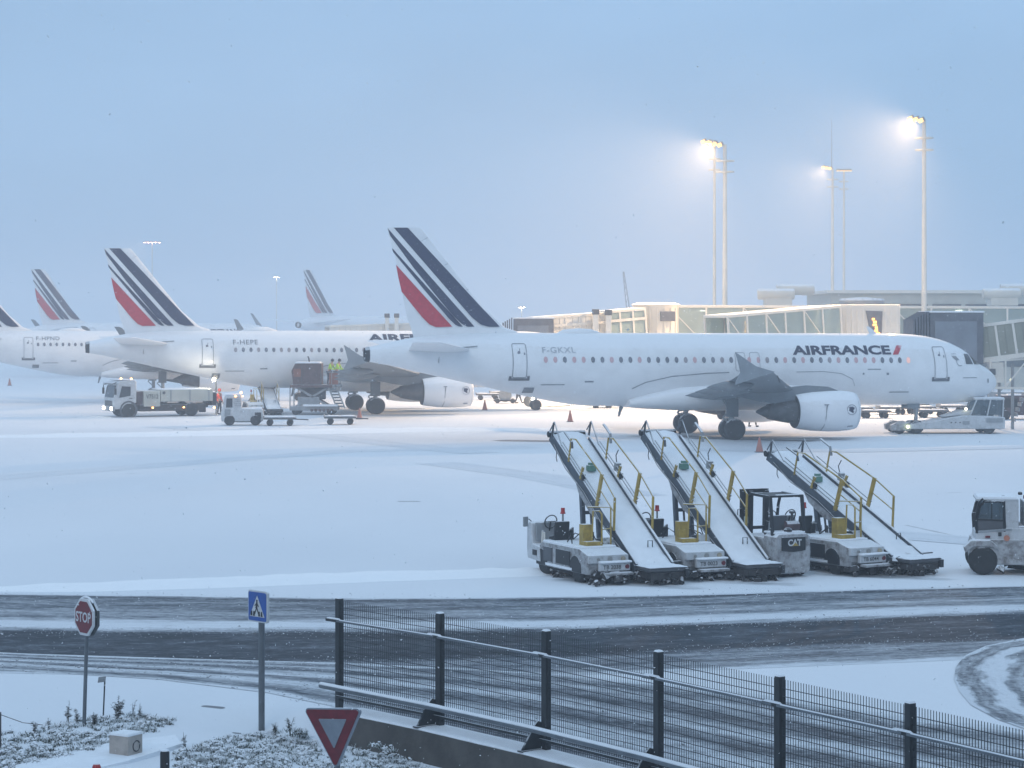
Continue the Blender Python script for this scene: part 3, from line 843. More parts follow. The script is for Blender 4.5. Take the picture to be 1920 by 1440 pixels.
    # cockpit panes
    for poly in ([(2.62, 4.00), (2.08, 3.98), (2.20, 4.56), (2.58, 4.58)], [(1.98, 3.98), (1.34, 3.94), (1.60, 4.20), (2.10, 4.54)]):
        skin_piece(MB(), [(poly, [(0, 1, 2, 3)])], .015, .12).build('cockpit_window', MAT['cockpit'], fu, smooth=50)
    # cabin windows
    x = win0; k = 0
    exits = (15.65, 16.50)
    while x > 6.3:
        skip = False
        if detail or x > 10:
            kind = 'dark'; z = wz - .05 + .0055 * (x - 7)
            if lit:
                q = r.random(); kind = 'lit' if q < lit else ('pale' if q < lit + .15 else 'dark')
                if x < 6.9: kind = 'warm'
            yy = fus_y(x, z) ; dz = .05
            sl = math.atan2(fus_y(x, z - dz) - fus_y(x, z + dz), 2 * dz)
            link('window', WIN[kind], fu, (lx(x), -(yy + .012), z), (-sl, 0, 0))
        x -= .533; k += 1
    # doors
    def door(x0, x1, z0, z1, w=.035, sill=True, r_=.12):
        d = skin_piece(MB(), [rect(x0 + .06, x1 - .06, z0 + .06, z1 - .06)], .014).build('door', MAT['plane'], fu, smooth=50)
        skin_piece(MB(), [rrect_ring(x0, x1, z0, z1, w, r_)], .018, .3).build('door_seam', MAT['seam'], d, smooth=50)
        if sill:
            s = MB(); skin_piece(s, [rect(x0 - .16, x1 + .16, z0 - .14, z0 - .01), rect(x0 - .16, x0 - .02, z0 - .01, z0 + .10), rect(x1 + .02, x1 + .16, z0 - .01, z0 + .10)], .03, .1)
            s.build('door_sill', MAT['sill'], d, smooth=50)
        if z1 - z0 > 1.5:
            a = (x0 + x1) / 2; link('door_window', WIN['dark'], d, (lx(a + .06), -(fus_y(a, z1 - .5) + .03), z1 - .5), None, (.6, 1, .6))
            skin_piece(MB(), [rect(a - .04, a + .0, z1 - .55, z1 - .28), rect(a - .3, a - .22, z1 - .62, z1 - .50)], .02, .3).build('door_handle', MAT['seam'], d, smooth=None)
    door(3.95, 4.76, 3.18, 5.00); door(28.72, 29.52, 3.38, 5.24)
    for e in exits: door(e - .30, e + .30, wz - .62, wz + .42, .022, False, .14)
    s = MB()
    if detail:
        for rc in ((6.2, 7.4, 2.42, 2.47), (8.1, 8.9, 3.72, 3.77), (7.6, 7.75, 3.42, 3.55), (25.0, 25.5, 3.12, 3.2), (26.6, 27.9, 2.98, 3.03), (9.1, 9.2, 3.45, 3.55), (28.2, 28.75, 2.55, 2.85), (.95, 1.06, 2.92, 3.14), (1.9, 2.9, 3.20, 3.24)):
            skin_piece(MB(), [rect(*rc)], .018).build('access_panel', MAT['seam'], fu, smooth=None)
        c = MB()      # seam that bounds the fairing above the wing
        pts = [(22.75, 2.75), (22.0, 3.1), (20.5, 3.42), (18.5, 3.58), (17.2, 3.62)]
        c.tube([(lx(a), -(fus_y(a, b_) + .02), b_) for a, b_ in pts], .022, 4)
        c.build('fairing_seam', MAT['seam'], fu, smooth=None); c = MB()
        pts = [(13.2, 3.62), (11.6, 3.64), (10.5, 3.52), (9.8, 3.2), (9.6, 2.8)]
        c.tube([(lx(a), -(fus_y(a, b_) + .02), b_) for a, b_ in pts], .014, 4)
        c.build('fairing_seam', MAT['seam'], fu, smooth=None)
        MB().prism([(0, 0), (.22, 0), (-.02, -.62), (-.12, -.62)], Matrix.Translation((lx(22.9), 0, 1.78)) @ Matrix(((1, 0, 0, 0), (0, 0, -1, 0), (0, 1, 0, 0), (0, 0, 0, 1))), .08).build('drain_mast', MAT['planegrey'], fu)
        MB().prism([(0, 0), (.5, 0), (-.05, .45), (-.22, .45)], Matrix.Translation((lx(7.9), 0, 5.70)) @ Matrix(((1, 0, 0, 0), (0, 0, -1, 0), (0, 1, 0, 0), (0, 0, 0, 1))), .05).build('antenna', MAT['plane'], fu)
        MB().lathe((lx(26.6), 0, 5.76), (1, 0, 0), [(0, .02), (.4, .22), (1.2, .30), (2.0, .26), (2.5, .10), (2.6, .02)], 16).build('radome_hump', MAT['plane'], fu)
        # skyline emblem behind the cockpit: slanted strokes and a ring
        sk = MB()
        for i in range(3): skin_piece(sk, [([(3.30 - i * .10, 4.20), (3.26 - i * .10, 4.24), (3.52 - i * .12, 4.48), (3.56 - i * .12, 4.45)], [(0, 1, 2, 3)])], .02)
        for k in range(9):
            a, b2 = R(-120 + k * 20), R(-100 + k * 20); cx, cz = 3.05, 4.12
            skin_piece(sk, [([(cx + .2 * math.cos(a), cz + .2 * math.sin(a)), (cx + .24 * math.cos(a), cz + .24 * math.sin(a)), (cx + .24 * math.cos(b2), cz + .24 * math.sin(b2)), (cx + .2 * math.cos(b2), cz + .2 * math.sin(b2))], [(0, 1, 2, 3)])], .02)
        skin_piece(sk, [rect(3.22 + i * .12, 3.28 + i * .12, 4.56, 4.60) for i in range(3)], .02)
        sk.build('nose_emblem', MAT['seam'], fu, smooth=None)
    if reg:
        skin_piece(MB(), [skin_text(reg, win0 + .15, wz + .42, .32, .012, 1.18, 1.12)], .016).build('registration', MAT['regmark' if detail == 2 else 'seam'], fu, smooth=None)
    if title:
        skin_piece(MB(), [skin_text('AIRFRANCE', title_x, title_z, .52, .040, title_w, 1.0)], .016).build('airline_title', MAT['titlenavy'], fu, smooth=None)
        skin_piece(MB(), [([(a + (title_x - 13.34) * 1.2, title_z + b_) for a, b_ in ((7.30, 0), (6.96, 0), (6.60, .52), (6.94, .52))], [(0, 1, 2, 3)])], .016).build('title_accent', MAT['red'], fu, smooth=None)
    return root

A1 = airliner('airliner', 'nearest white airliner, its whole title, nose and right engine in view', (11.0, 128.7, 0), R(15), 'F-GKXL', True, .33, 'fence', 27.7, 2)
A2 = airliner('airliner', 'white airliner behind the brown cargo loader, title half hidden by the next tail', (-10.5, 163.5, 0), R(15), 'F-HEPE', True, .05, 'fence', 27.2, 1, title_x=17.75, title_w=2.2, title_z=5.03, wz=4.42)
A3 = airliner('airliner', 'white airliner cut by the left picture edge, rear door and few windows showing', (-28.4, 184.0, .5), R(15), 'F-HPND', True, .0, 'sharklet', 28.3, 1, scale=.9, drop=.55, wz=4.55)
A4 = airliner('airliner', 'faded striped tail rising behind the fuselage of the leftmost airliner', (-42.4, 281, 0), R(48), None, True, .0, 'sharklet', 27.5, 0, scale=1.09)
A5 = airliner('airliner', 'faintest striped tail far off in the snow haze, steep and narrow', (-21.5, 386, 0), R(60), None, True, .0, 'sharklet', 27.5, 0, scale=1.28)
# ------------------------------------------------------------------ jet bridges, pier, masts
def frame_of(p0, p1):
    p0, p1 = Vector(p0), Vector(p1)
    d = (p1 - p0); L = d.length; d.normalize()
    side = d.cross(Vector((0, 0, 1))).normalized(); up = side.cross(d)
    return p0, d, side, up, L

def tunnel(root, p0, p1, w, h, n, glazed=True, diag=False, wall=None, both=True, rail=None, name='tunnel'):
    """A passenger corridor from p0 to p1 (roof centre line): floor, roof, frames, and a pane or panel per bay."""
    o, d, sd, up, L = frame_of(p0, p1)
    wall = wall or MAT['creamdark']
    P = lambda t, s, u: o + d * t + sd * s + up * u
    MB().bar(P(0, 0, -.10), P(L, 0, -.10), w + .16, .2, up).build('roof', MAT['cream'], root, bevel=.02)
    MB().bar(P(0, 0, -h), P(L, 0, -h), w + .1, .28, up).build('floor_beam', MAT['cream'], root, bevel=.02)
    sides = (-1, 1) if both else (1,)
    pane = None
    for s in sides:
        for k in range(n + 1):
            t = L * k / n
            t = min(max(t, .05), L - .05)
            MB().bar(P(t, s * w / 2, -.2), P(t, s * w / 2, -h + .14), .12, .14, d).build('mullion', MAT['cream'], root, smooth=None)
        for k in range(n):
            a, b = L * k / n + .07, L * (k + 1) / n - .07
            pm = MB()
            if glazed:
                pm.bar(P((a + b) / 2, s * (w / 2 - .03), -.2), P((a + b) / 2, s * (w / 2 - .03), -h + .14), .03, b - a, d)
                pm.build('pane', MAT['glass'], root, smooth=None)
            else:
                nb = max(2, int((b - a) / .42))
                for i in range(nb):
                    c = a + (b - a) * (i + .5) / nb
                    pm.bar(P(c, s * (w / 2 - .03 + .02 * (i % 2)), -.2), P(c, s * (w / 2 - .03 + .02 * (i % 2)), -h + .14), .05, (b - a) / nb - .02, d)
                tag(pm.build('wall_panel', wall, root, smooth=None), kind='stuff')
            if diag and k % 2 == 0:
                MB().bar(P(a, s * (w / 2 + .04), -.24), P(b, s * (w / 2 + .04), -h + .2), .07).build('brace', MAT['cream'], root, smooth=None)
    if rail is not None:
        for s in sides: MB().bar(P(0, s * (w / 2 + .08), -rail), P(L, s * (w / 2 + .08), -rail), .10, .20, up).build('side_beam', MAT['cream'], root, smooth=None)
    return P, L

def lift_column(root, x, y, top, w=.42):
    c = MB().box((x, y, top / 2), (w, w, top)).build('lift_column', MAT['cream'], root, bevel=.02)
    MB().box((x, y, top + .12), (w + .12, w + .12, .40)).build('column_cap', MAT['darkgrey'], c, bevel=.02)
    MB().box((x, y, .45), (w + .5, 1.2, .4)).build('bogie', MAT['muck'], c, bevel=.03)
    for q in (-.55, .55): MB().lathe((x - .2, y + q, .42), (1, 0, 0), [(0, .42), (.4, .42)], 16).build('wheel', MAT['tyre'], c)
    return c

def canopy(root, c, size, ribs=7, open_side=-1):
    """Folding dark bellows that closes on an aircraft door."""
    x, y, z = c; w, dp, h = size
    cab = MB().box((x, y, z + h / 2), (w, dp, h)).build('cab', MAT['bellows'], root, bevel=.05)
    MB().box((x - .05, y - dp / 2 - .03, z + h / 2 - .15), (w - .7, .06, h - .7)).build('cab_panel', M('canopy_inner_grey', (.19, .21, .245), .8, var=.12, scale=1.5), cab, bevel=.01)
    MB().box((x, y, z + h + .06), (w + .1, dp + .1, .10)).build('cab_roof', MAT['snow'], cab, bevel=.03)
    for k in range(ribs):
        f = k / (ribs - 1)
        xx = x - w / 2 - .12 - .16 * k
        MB().box((xx, y, z + h / 2 - .05 * k), (.10, dp + .2 - .06 * k, h + .15 - .08 * k)).build('bellows_fold', MAT['bellows'], cab, smooth=None)
    return cab

# bridge at the nearest airliner
OLIVE = M('bridge_panel_olive', (.25, .255, .21), .65, var=.10, scale=.9, snow=.2)
b = thing('jet_bridge', 'boarding bridge with big dark bellows cab behind the nearest airliner nose', 'jet bridge', (0, 0, 0), 0, 'jet bridges')
canopy(b, (26.45, 138.2, 3.9), (3.2, 3.6, 3.05), 6)
tunnel(b, (28.1, 138.0, 6.25), (33.0, 136.6, 6.95), 2.4, 2.15, 5, False, wall=OLIVE)
tunnel(b, (33.0, 136.6, 7.15), (48.0, 131, 9.0), 2.8, 2.5, 9, False, wall=OLIVE)
s = MB()
for x in (28.45, 29.35, 30.7): s.bar((x, 136.4, 2.4), (x, 136.4, 4.15), .10)
s.bar((28.4, 136.4, 4.1), (30.9, 136.4, 4.25), .14); s.bar((28.4, 136.4, 2.5), (30.9, 136.4, 2.45), .14)
s.bar((29.4, 136.4, 2.6), (30.6, 136.4, 4.1), .07); s.box((28.9, 136.6, 3.4), (.7, .3, 1.2))
s.build('service_stair', MAT['cream'], b, smooth=None)
for x in (29.1, 29.9): MB().bar((x, 137.0, 0), (x, 137.0, 3.9), .16).build('support_leg', MAT['panelgrey'], b, smooth=None)
MB().box((28.55, 136.25, 3.45), (.36, .05, .36)).build('control_plate', MAT['darkgrey'], b, smooth=None)
for k in range(9): MB().bar((29.9 + k * .12, 136.2, .6 + k * .30), (29.9 + k * .12, 137.2, .6 + k * .30), .05, .22).build('stair_tread', MAT['panelgrey'], b, smooth=None)
lift_column(b, 37.2, 133.6, 7.4); lift_column(b, 38.4, 133.2, 7.4)

# bridge at the second airliner
b2 = thing('jet_bridge', 'sloping boarding bridge with two dark capped columns, rising right from its rounded cab', 'jet bridge', (0, 0, 0), 0, 'jet bridges')
canopy(b2, (1.6, 171.5, 3.9), (3.0, 3.2, 2.75), 5)
tunnel(b2, (1.6, 171.5, 6.80), (6.6, 173.4, 7.15), 2.3, 2.5, 5, False, wall=MAT['cream'], rail=.75)
tunnel(b2, (6.6, 173.4, 7.25), (9.6, 174.6, 7.5), 2.6, 2.7, 3, True, rail=.8)
lift_column(b2, 6.25, 171.4, 7.05); lift_column(b2, 7.22, 171.6, 7.0)
MB().lathe((11.1, 177.0, 0), (0, 0, 1), [(0, .5), (4.2, .5), (4.4, 1.75), (7.55, 1.75), (7.75, 1.9), (7.9, 1.5)], 28).build('rotunda', MAT['cream'], b2)
MB().box((11.9, 175.28, 6.85), (1.15, .16, .75), rz=R(8)).build('rotunda_window', MAT['bellows'], b2, bevel=.02)
for k in range(10):
    a = R(180 + 18 * k); MB().bar((11.1 + 1.78 * math.cos(a), 177 + 1.78 * math.sin(a), 4.5), (11.1 + 1.78 * math.cos(a), 177 + 1.78 * math.sin(a), 7.5), .07).build('rotunda_rib', MAT['cream'], b2, smooth=None)

# glazed pier that carries the bridges
pier = thing('pier_walkway', 'long glazed elevated walkway with white braces running out of the picture right', 'walkway')
P, L = tunnel(pier, (12.6, 183, 7.75), (62, 178, 7.55), 3.6, 3.3, 17, True, diag=True, both=True)
for k in range(9): MB().cyl(P(2 + k * 5.8, 0, -7.7), P(2 + k * 5.8, 0, -3.4), .28).build('pier_column', MAT['panelgrey'], pier)
for k, (x, w_) in enumerate([(20.0, 1.6), (23.6, 2.2), (33.0, 1.2)]):
    MB().box((x, 182.6, 5.6), (w_, .15, 2.2)).build('interior_panel', [MAT['rustred'], MAT['panelgrey'], MAT['creamdark']][k], pier, smooth=None)
for k, x in enumerate((15.2, 28.9, 35.5, 41.0)):
    MB().box((x, 182.2, 7.3), (.5, .3, .07)).build('ceiling_lamp', MAT['lamp'], pier, smooth=None)

# third bridge with the wide corrugated rotunda
b3 = thing('jet_bridge', 'glazed boarding bridge ending in a corrugated block with an amber lit opening', 'jet bridge', (0, 0, 0), 0, 'jet bridges')
tunnel(b3, (14.5, 163.5, 6.9), (23.4, 169.5, 7.65), 2.6, 2.5, 6, True, diag=True)
blk = MB().box((26.2, 171.3, 5.9), (5.0, 3.6, 3.6)).build('end_block', MAT['cream'], b3, bevel=.04)
for k in range(12):
    if 6 <= k <= 8: continue
    MB().box((23.95 + k * .41, 169.46, 5.85), (.16, .08, 3.3)).build('corrugation', MAT['cream'], blk, smooth=None)
MB().prism([(-.62, 1.0), (.62, .95), (.55, -.95), (-.22, -.95)], Matrix.Translation((26.75, 169.45, 6.25)) @ Matrix(((1, 0, 0, 0), (0, 0, -1, 0), (0, 1, 0, 0), (0, 0, 0, 1))), .12).build('opening', MAT['bellows'], blk)
for k in range(7): MB().box((26.68 + .055 * k + .06 * (k % 2), 169.36, 6.62 - .21 * k), (.18 + .05 * (k % 3), .05, .15)).build('amber_sign', MAT['led'], blk, smooth=None)
MB().cyl((25.6, 171.6, 0), (25.6, 171.6, 4.1), .5).build('support_leg', MAT['cream'], b3)
MB().lathe((27.6, 181, 7.75), (0, 0, 1), [(0, 1.7), (.35, 1.8), (.5, 1.7), (.6, .4)], 24).build('roof_cap', MAT['panelgrey'], b3)
for k in range(4): MB().box((16.95 + .05 * (k % 2), 166.2, 6.35 - .3 * k), (.22, .05, .2)).build('amber_sign', MAT['led'], b3, smooth=None)
for x in (29.75, 30.05): MB().box((x, 169.2, 5.25), (.16, .1, .12)).build('amber_sign', MAT['led'], b3, smooth=None)

# far bridge whose columns stand over the second airliner
b4 = thing('jet_bridge', 'hazy boarding bridge beyond the second airliner, two capped columns left of the nearest tail', 'jet bridge', (0, 0, 0), 0, 'jet bridges')
tunnel(b4, (-17.5, 217, 6.1), (-9.5, 219, 6.35), 2.6, 2.6, 8, False, wall=MAT['cream'])
lift_column(b4, -11.8, 216.6, 6.9, .36); lift_column(b4, -10.9, 216.7, 6.9, .36)

# roof plant
for lab, x, y in (('white twin duct roof unit on the walkway between the two tall masts', 22.5, 189), ('white twin duct roof unit behind the capped columns at the right edge', 40.6, 187)):
    t = thing('roof_unit', lab, 'ventilation unit', (x, y, 7.75), 0, 'roof ventilation units')
    MB().lathe((-2.3, -.5, .95), (1, 0, 0), [(0, .40), (.08, .46), (2.9, .46), (3.0, .40)], 20).build('duct', MAT['cream'], t)
    MB().lathe((-.6, .8, 1.35), (1, 0, 0), [(0, .40), (.08, .46), (3.0, .46), (3.1, .40)], 20).build('duct', MAT['cream'], t)
    MB().box((-.6, .1, .32), (2.2, 1.8, .65)).build('housing', MAT['cream'], t, bevel=.03)

tb = thing('terminal_building', 'faint glazed terminal block behind the walkway at the right edge', 'building', (52, 232, 0))
MB().box((0, 0, 4.6), (42, 18, 9.2)).build('wall', MAT['creamdark'], tb, smooth=None)
MB().box((0, 0, 9.35), (43, 19, .3)).build('roof', MAT['cream'], tb, smooth=None)
for r_ in range(2):
    for k in range(13):
        MB().box((-19.5 + k * 3.25, -9.08, 3.3 + r_ * 3.6), (2.8, .12, 2.5)).build('window', MAT['vglass'], tb, smooth=None)

# floodlight masts
def mast(label, x, y, h, rad, head='left', power=0.0, lampm='flood', arm=1.1, plats=(1.4, 2.3), whip=0.0, group='tall floodlight masts'):
    t = thing('floodlight_mast', label, 'light mast', (x, y, 0), 0, group)
    MB().tube([(0, 0, 0), (0, 0, h * .5), (0, 0, h)], [rad, rad * .85, rad * .62], 14).build('pole', MAT['cream'], t)
    MB().cyl((0, 0, 0), (0, 0, .5), rad * 1.8).build('foot', MAT['concrete'], t)
    for q in plats:
        p = MB().lathe((0, 0, h - q), (0, 0, 1), [(0, rad * 1.2), (0, rad * 3.2), (.10, rad * 3.2), (.10, rad * 1.2)], 16)
        p.build('platform', MAT['cream'], t)
    if head == 'left':
        MB().bar((0, 0, h - .1), (-arm, -.25, h + .12), .14).build('arm', MAT['cream'], t, smooth=None)
        for k in range(3):
            hd = MB().box((-arm + .15 + .40 * k, -.28, h + .16 - .07 * k), (.36, .40, .34), ry=R(-25)).build('lamp_head', MAT['panelgrey'], t, bevel=.02)
            MB().box((-arm + .02 + .40 * k, -.40, h + .06 - .07 * k), (.34, .24, .30), ry=R(-25)).build('lamp_lens', MAT[lampm], hd, bevel=.03)
    else:
        MB().bar((-arm, 0, h), (arm, 0, h), .14).build('arm', MAT['cream'], t, smooth=None)
        for k in range(5):
            xx = -arm + 2 * arm * k / 4
            hd = MB().box((xx, -.15, h + .05), (.32, .4, .22)).build('lamp_head', MAT['panelgrey'], t, bevel=.02)
            if lampm: MB().box((xx, -.25, h - .09), (.28, .34, .05)).build('lamp_lens', MAT[lampm], hd, smooth=None)
    if whip: MB().cyl((-.1, 0, h), (-.1, 0, h + whip), .05, .02, 6).build('whip_antenna', MAT['panelgrey'], t)
    if power:
        ld = bpy.data.lights.new('floodlight', 'SPOT'); ld.energy = power; ld.color = (1, .66, .36)
        ld.spot_size = R(125); ld.spot_blend = .8; ld.shadow_soft_size = .35
        lo = bpy.data.objects.new('floodlight', ld); COL.objects.link(lo); lo.parent = t
        lo.location = (-arm + .35, -.75, h - .15)
        lo.rotation_euler = Vector((-.66, -.42, -.62)).to_track_quat('-Z', 'Y').to_euler()
    return t
mast('front pole of the close pair of lit masts, thick pole with lamps on its left', 17.5, 188.5, 21.0, .24, 'left', 68000, arm=1.3)
mast('thinner rear pole touching the left of the lit mast pair', 16.95, 192, 21.4, .16, 'left', 0, arm=1.0)
mast('tallest lit mast, alone at the right with the brightest lamp head', 31.0, 172.5, 21.6, .22, 'left', 68000, arm=1.15)
MB().lathe((31.0, 172.5 - .24, 13.95), (0, 0, 1), [(0, .1), (.14, .1)], 8)
mast('distant lit mast with a long whip antenna, left of a slimmer one', 38.3, 274, 24.8, .22, 'left', 40000, arm=1.2, whip=5.8)
mast('distant slim mast with a T shaped lamp bar beside the whip antenna mast', 39.8, 275, 24.6, .18, 'bar', 0, 'flood', arm=.75)
mast('far twin mast with a row of pink lamps above the second tail', -64.8, 413, 20.8, .14, 'bar', 6000, 'pinklamp', arm=1.3, plats=())
mast('far lone lamp post with one bright lamp between two tails', -46.4, 452, 15.3, .12, 'bar', 4000, 'lamp', arm=.45, plats=())
mast('tiny far lamp post with two lamps right of the nearest tail', 1.6, 380, 8.9, .12, 'bar', 0, 'lamp', arm=.4, plats=())

cr = thing('crane_jib', 'faint leaning lattice crane jib above the sloping boarding bridge', 'crane', (19.3, 372, 0))
MB().bar((.1, 0, 0), (-1.3, 0, 14.6), .16).build('chord', MAT['panelgrey'], cr, smooth=None)
MB().bar((1.1, 0, 0), (-1.15, 0, 14.6), .16).build('chord', MAT['panelgrey'], cr, smooth=None)
q = MB()
for k in range(14):
    z0, z1 = k * 1.04, (k + 1) * 1.04
    q.bar((.1 - 1.4 * z0 / 14.6, 0, z0), (1.1 - 2.25 * z1 / 14.6, 0, z1), .08)
tag(q.build('lattice', MAT['panelgrey'], cr, smooth=None), kind='stuff')

# the terminal the picture was taken from, behind the viewer
tf = thing('terminal_facade', 'dark glazed terminal front the apron is seen from', 'building', (0, -6, 0))
MB().box((0, -8, 8), (150, 16, 16)).build('wall', MAT['darkgrey'], tf, smooth=None)
MB().box((0, -7, 16.2), (152, 19, .4)).build('roof', MAT['panelgrey'], tf, smooth=None)
wm_ = MB().box((0, 0, 0), (4.6, .12, 3.2)).mesh('window', MAT['vglass'], None)
for r_ in range(3):
    for k in range(29): link('window', wm_, tf, (-70 + k * 5, .08, 3.2 + r_ * 4.6))
# ------------------------------------------------------------------ apron vehicles
AX = lambda o=(0, 0, 0): Matrix.Translation(o) @ Matrix(((1, 0, 0, 0), (0, 0, -1, 0), (0, 1, 0, 0), (0, 0, 0, 1)))   # outline x,z ; depth along y
AY = lambda o=(0, 0, 0): Matrix.Translation(o) @ Matrix(((0, 0, 1, 0), (1, 0, 0, 0), (0, 1, 0, 0), (0, 0, 0, 1)))    # outline y,z ; depth along x

def road_wheel(parent, c, r, w, axis=(1, 0, 0)):
    return wheel_parts(parent, c, r, w, axis, 22)

def lumps(mb, r, x0, x1, y0, y1, z0, z1, n, s0, s1):
    for _ in range(n):
        c = Vector((r.uniform(x0, x1), r.uniform(y0, y1), r.uniform(z0, z1))); s = r.uniform(s0, s1)
        mb.box(c, (s * r.uniform(.7, 1.6), s * r.uniform(.7, 1.6), s * r.uniform(.5, 1.1)), r.uniform(0, 3), r.uniform(-.5, .5), r.uniform(-.5, .5), r.uniform(.5, .9))
    return mb

def belt_loader(label, loc, yaw, rise, plate, seed, scale=1.0, driver=True, group='belt loaders parked side by side'):
    t = thing('belt_loader', label, 'belt loader', loc, R(yaw), group)
    t.scale = (scale,) * 3
    r = random.Random(seed)
    L = 5.75; ang = math.asin(rise / L); ca, sa = math.cos(ang), math.sin(ang)
    z0 = .47
    B = lambda x, s, h=0.0: Vector((x, s * ca - h * sa, z0 + s * sa + h * ca))     # along the incline, h off it
    hw = .47
    # inclined bed
    bed = MB().bar(B(0, 0, -.10), B(0, L - .1, -.10), 2 * hw, .14, B(0, 0, 1) - B(0, 0, 0)).build('belt', MAT['panelgrey'], t, bevel=.01)
    sn = MB(); K = 24
    for k in range(K + 1):
        s = L * .985 * k / K
        for j in range(7):
            x = -hw + .05 + (2 * hw - .10) * j / 6
            edge = 1 - abs(j - 3) / 3
            sn.v.append(tuple(B(x, s, -.02 + .035 * min(1, edge * 2.2) + r.uniform(0, .012))))
    sn.f = [(k * 7 + j, k * 7 + j + 1, (k + 1) * 7 + j + 1, (k + 1) * 7 + j) for k in range(K) for j in range(6)]
    sn.build('snow_layer', MAT['snow'], bed, smooth=80)
    up = B(0, 0, 1) - B(0, 0, 0)
    for sd in (-1, 1):
        MB().bar(B(sd * (hw + .03), -.05, -.09), B(sd * (hw + .03), L - (.1 if sd < 0 else .35), -.09), .06, .27, up).build('side_frame', MAT['steelblue'], t, bevel=.008)
        MB().bar(B(sd * (hw + .03), .0, .055), B(sd * (hw + .03), L - .5, .055), .045, .02, up).build('snow_cap', MAT['snow'], t, smooth=None)
        # drop panels under the side frame
        MB().prism([(2.15, -.22), (3.9, -.22), (3.55, -.40), (2.75, -.46), (2.3, -.34)], Matrix.Translation((sd * hw, 0, z0)) @ Matrix(((0, 0, 1, 0), (ca, -sa, 0, 0), (sa, ca, 0, 0), (0, 0, 0, 1))), .04).build('skirt_panel', MAT['dirtywhite'], t, smooth=None)
        # guard rails
        x = sd * (hw + .07)
        rl = MB()
        tp = [B(x, 1.30, .0) + Vector((0, -.05, .86)), B(x, 2.42, .0) + Vector((0, -.30, .80))]
        rl.tube([B(x, 1.30, .0), tp[0]], .032, 6); rl.tube([tp[0], tp[1]], .022, 6)
        rl.tube([B(x, 1.30, 0) + Vector((0, -.02, .50)), B(x, 2.42, 0) + Vector((0, -.16, .44))], .018, 6)
        rl.build('lower_rail', MAT['yellow'], t)
        MB().bar(B(x, 2.42, -.02), tp[1] + Vector((0, 0, .03)), .055, .12).build('rail_post', MAT['yellow'], t, bevel=.008)
        MB().tube([B(x - sd * .02, 1.32, .03), B(x - sd * .02, 1.24, -.06)], .06, 6).build('rail_foot', MAT['dark'], t)
        e = B(x, 4.30, 0) + Vector((0, -.42, .62))
        MB().tube([tp[1], e, e + Vector((0, .30, .02)), B(x, 4.35, 0)], .026, 6).build('upper_rail', MAT['yellow'], t)
        MB().bar(B(x, 3.55, .03), B(x, 3.55, .0) + Vector((0, -.18, .34)), .045, .07).build('fold_bracket', MAT['yellow'], t, smooth=None)
        MB().box(B(x, 3.42, .16), (.07, .10, .16)).build('latch', MAT['dark'], t, smooth=None)
        for dy in (.14, .24): MB().tube([B(x, 2.35, dy), B(x, 4.9, dy)], .016, 5).build('folded_rail', MAT['darkgrey'], t)
        g = MB().tube([B(x, 4.9, .12), B(x, 5.6, .40), B(x, 5.7, .05)], .018, 5); g.build('tip_rail', MAT['galv'], t)
        MB().bar(B(x, 5.52, .0), B(x, 5.62, .36), .04, .06).build('tip_post', MAT['darkgrey'], t, bevel=.01)
        if sd > 0:
            h = B(x, 4.55, .62); MB().tube([B(x, 4.35, .55), B(x, 4.5, .74), B(x, 4.95, .74)], .035, 6).build('bumper_bar', MAT['panelgrey'], t)
            lp = MB().tube([B(x + .03, 3.95, .62), B(x + .05, 4.02, .40), B(x + .05, 3.85, .22)], .014, 5).build('lamp_arm', MAT['dark'], t)
            MB().box(B(x + .05, 3.80, .20), (.16, .12, .22), rx=.3).build('work_lamp', MAT['panelgrey'], lp, bevel=.02)
        else:
            MB().tube([B(x, 4.35, .42), B(x, 4.45, .54), B(x, 4.95, .52)], .03, 6).build('bumper_bar', MAT['darkgrey'], t)
    MB().cyl(B(-hw - .1, L - .06, -.06), B(hw + .02, L - .06, -.06), .085, None, 12).build('end_roller', MAT['black'], t)
    MB().box(B(-.1, 3.9, .10), (.22, .18, .16)).box(B(-.1, 3.95, .20), (.14, .14, .08)).build('belt_motor', M('motor_green_' + str(seed), (.10, .22, .18), .6, snow=.7), t, bevel=.02)
    # flat foot of the belt
    MB().box((.02, -.30, .385), (1.04, .90, .10)).build('foot_conveyor', MAT['darkgrey'], t, bevel=.03)
    sf = MB(); K = 10
    for k in range(K + 1):
        for j in range(9):
            x = (-.52 + 1.06 * j / 8) * (.98 + .06 * math.sin(k * 1.1)); y = -.78 + 1.1 * k / K
            ed = min(1, min(j, 8 - j) * .6, k * .5 + .0)
            sf.v.append((x + r.uniform(-.01, .01), y, .435 + .05 * ed + max(0, y) * .60 + r.uniform(0, .012)))
    sf.f = [(k * 9 + j, k * 9 + j + 1, (k + 1) * 9 + j + 1, (k + 1) * 9 + j) for k in range(K) for j in range(8)]
    sf.build('snow_layer', MAT['snow'], t, smooth=80)
    fu_ = lumps(MB().box((.02, -.34, .24), (.92, .74, .16)), r, -.42, .48, -.72, .2, .04, .28, 110, .05, .14); tag(fu_.build('foot_underside', MAT['muck'], t, smooth=None), kind='stuff')
    MB().box((.50, -.74, .30), (.10, .14, .20)).build('hook', MAT['dark'], t, bevel=.01)
    MB().prism([(0, 0), (.42, .06), (.34, .16), (.04, .12)], Matrix.Translation((.50, -.02, .48)) @ Matrix(((1, 0, 0, 0), (0, 1, 0, 0), (0, 0, 1, 0), (0, 0, 0, 1))), .03).build('side_flap', MAT['darkgrey'], t, smooth=None)
    # chassis
    MB().prism([(.15, .24), (3.0, .24), (3.0, .62), (2.75, .84), (.60, .84), (.15, .72)], AY((-1.20, 0, 0)), 1.12).build('chassis', MAT['dirtywhite'], t, bevel=.03)
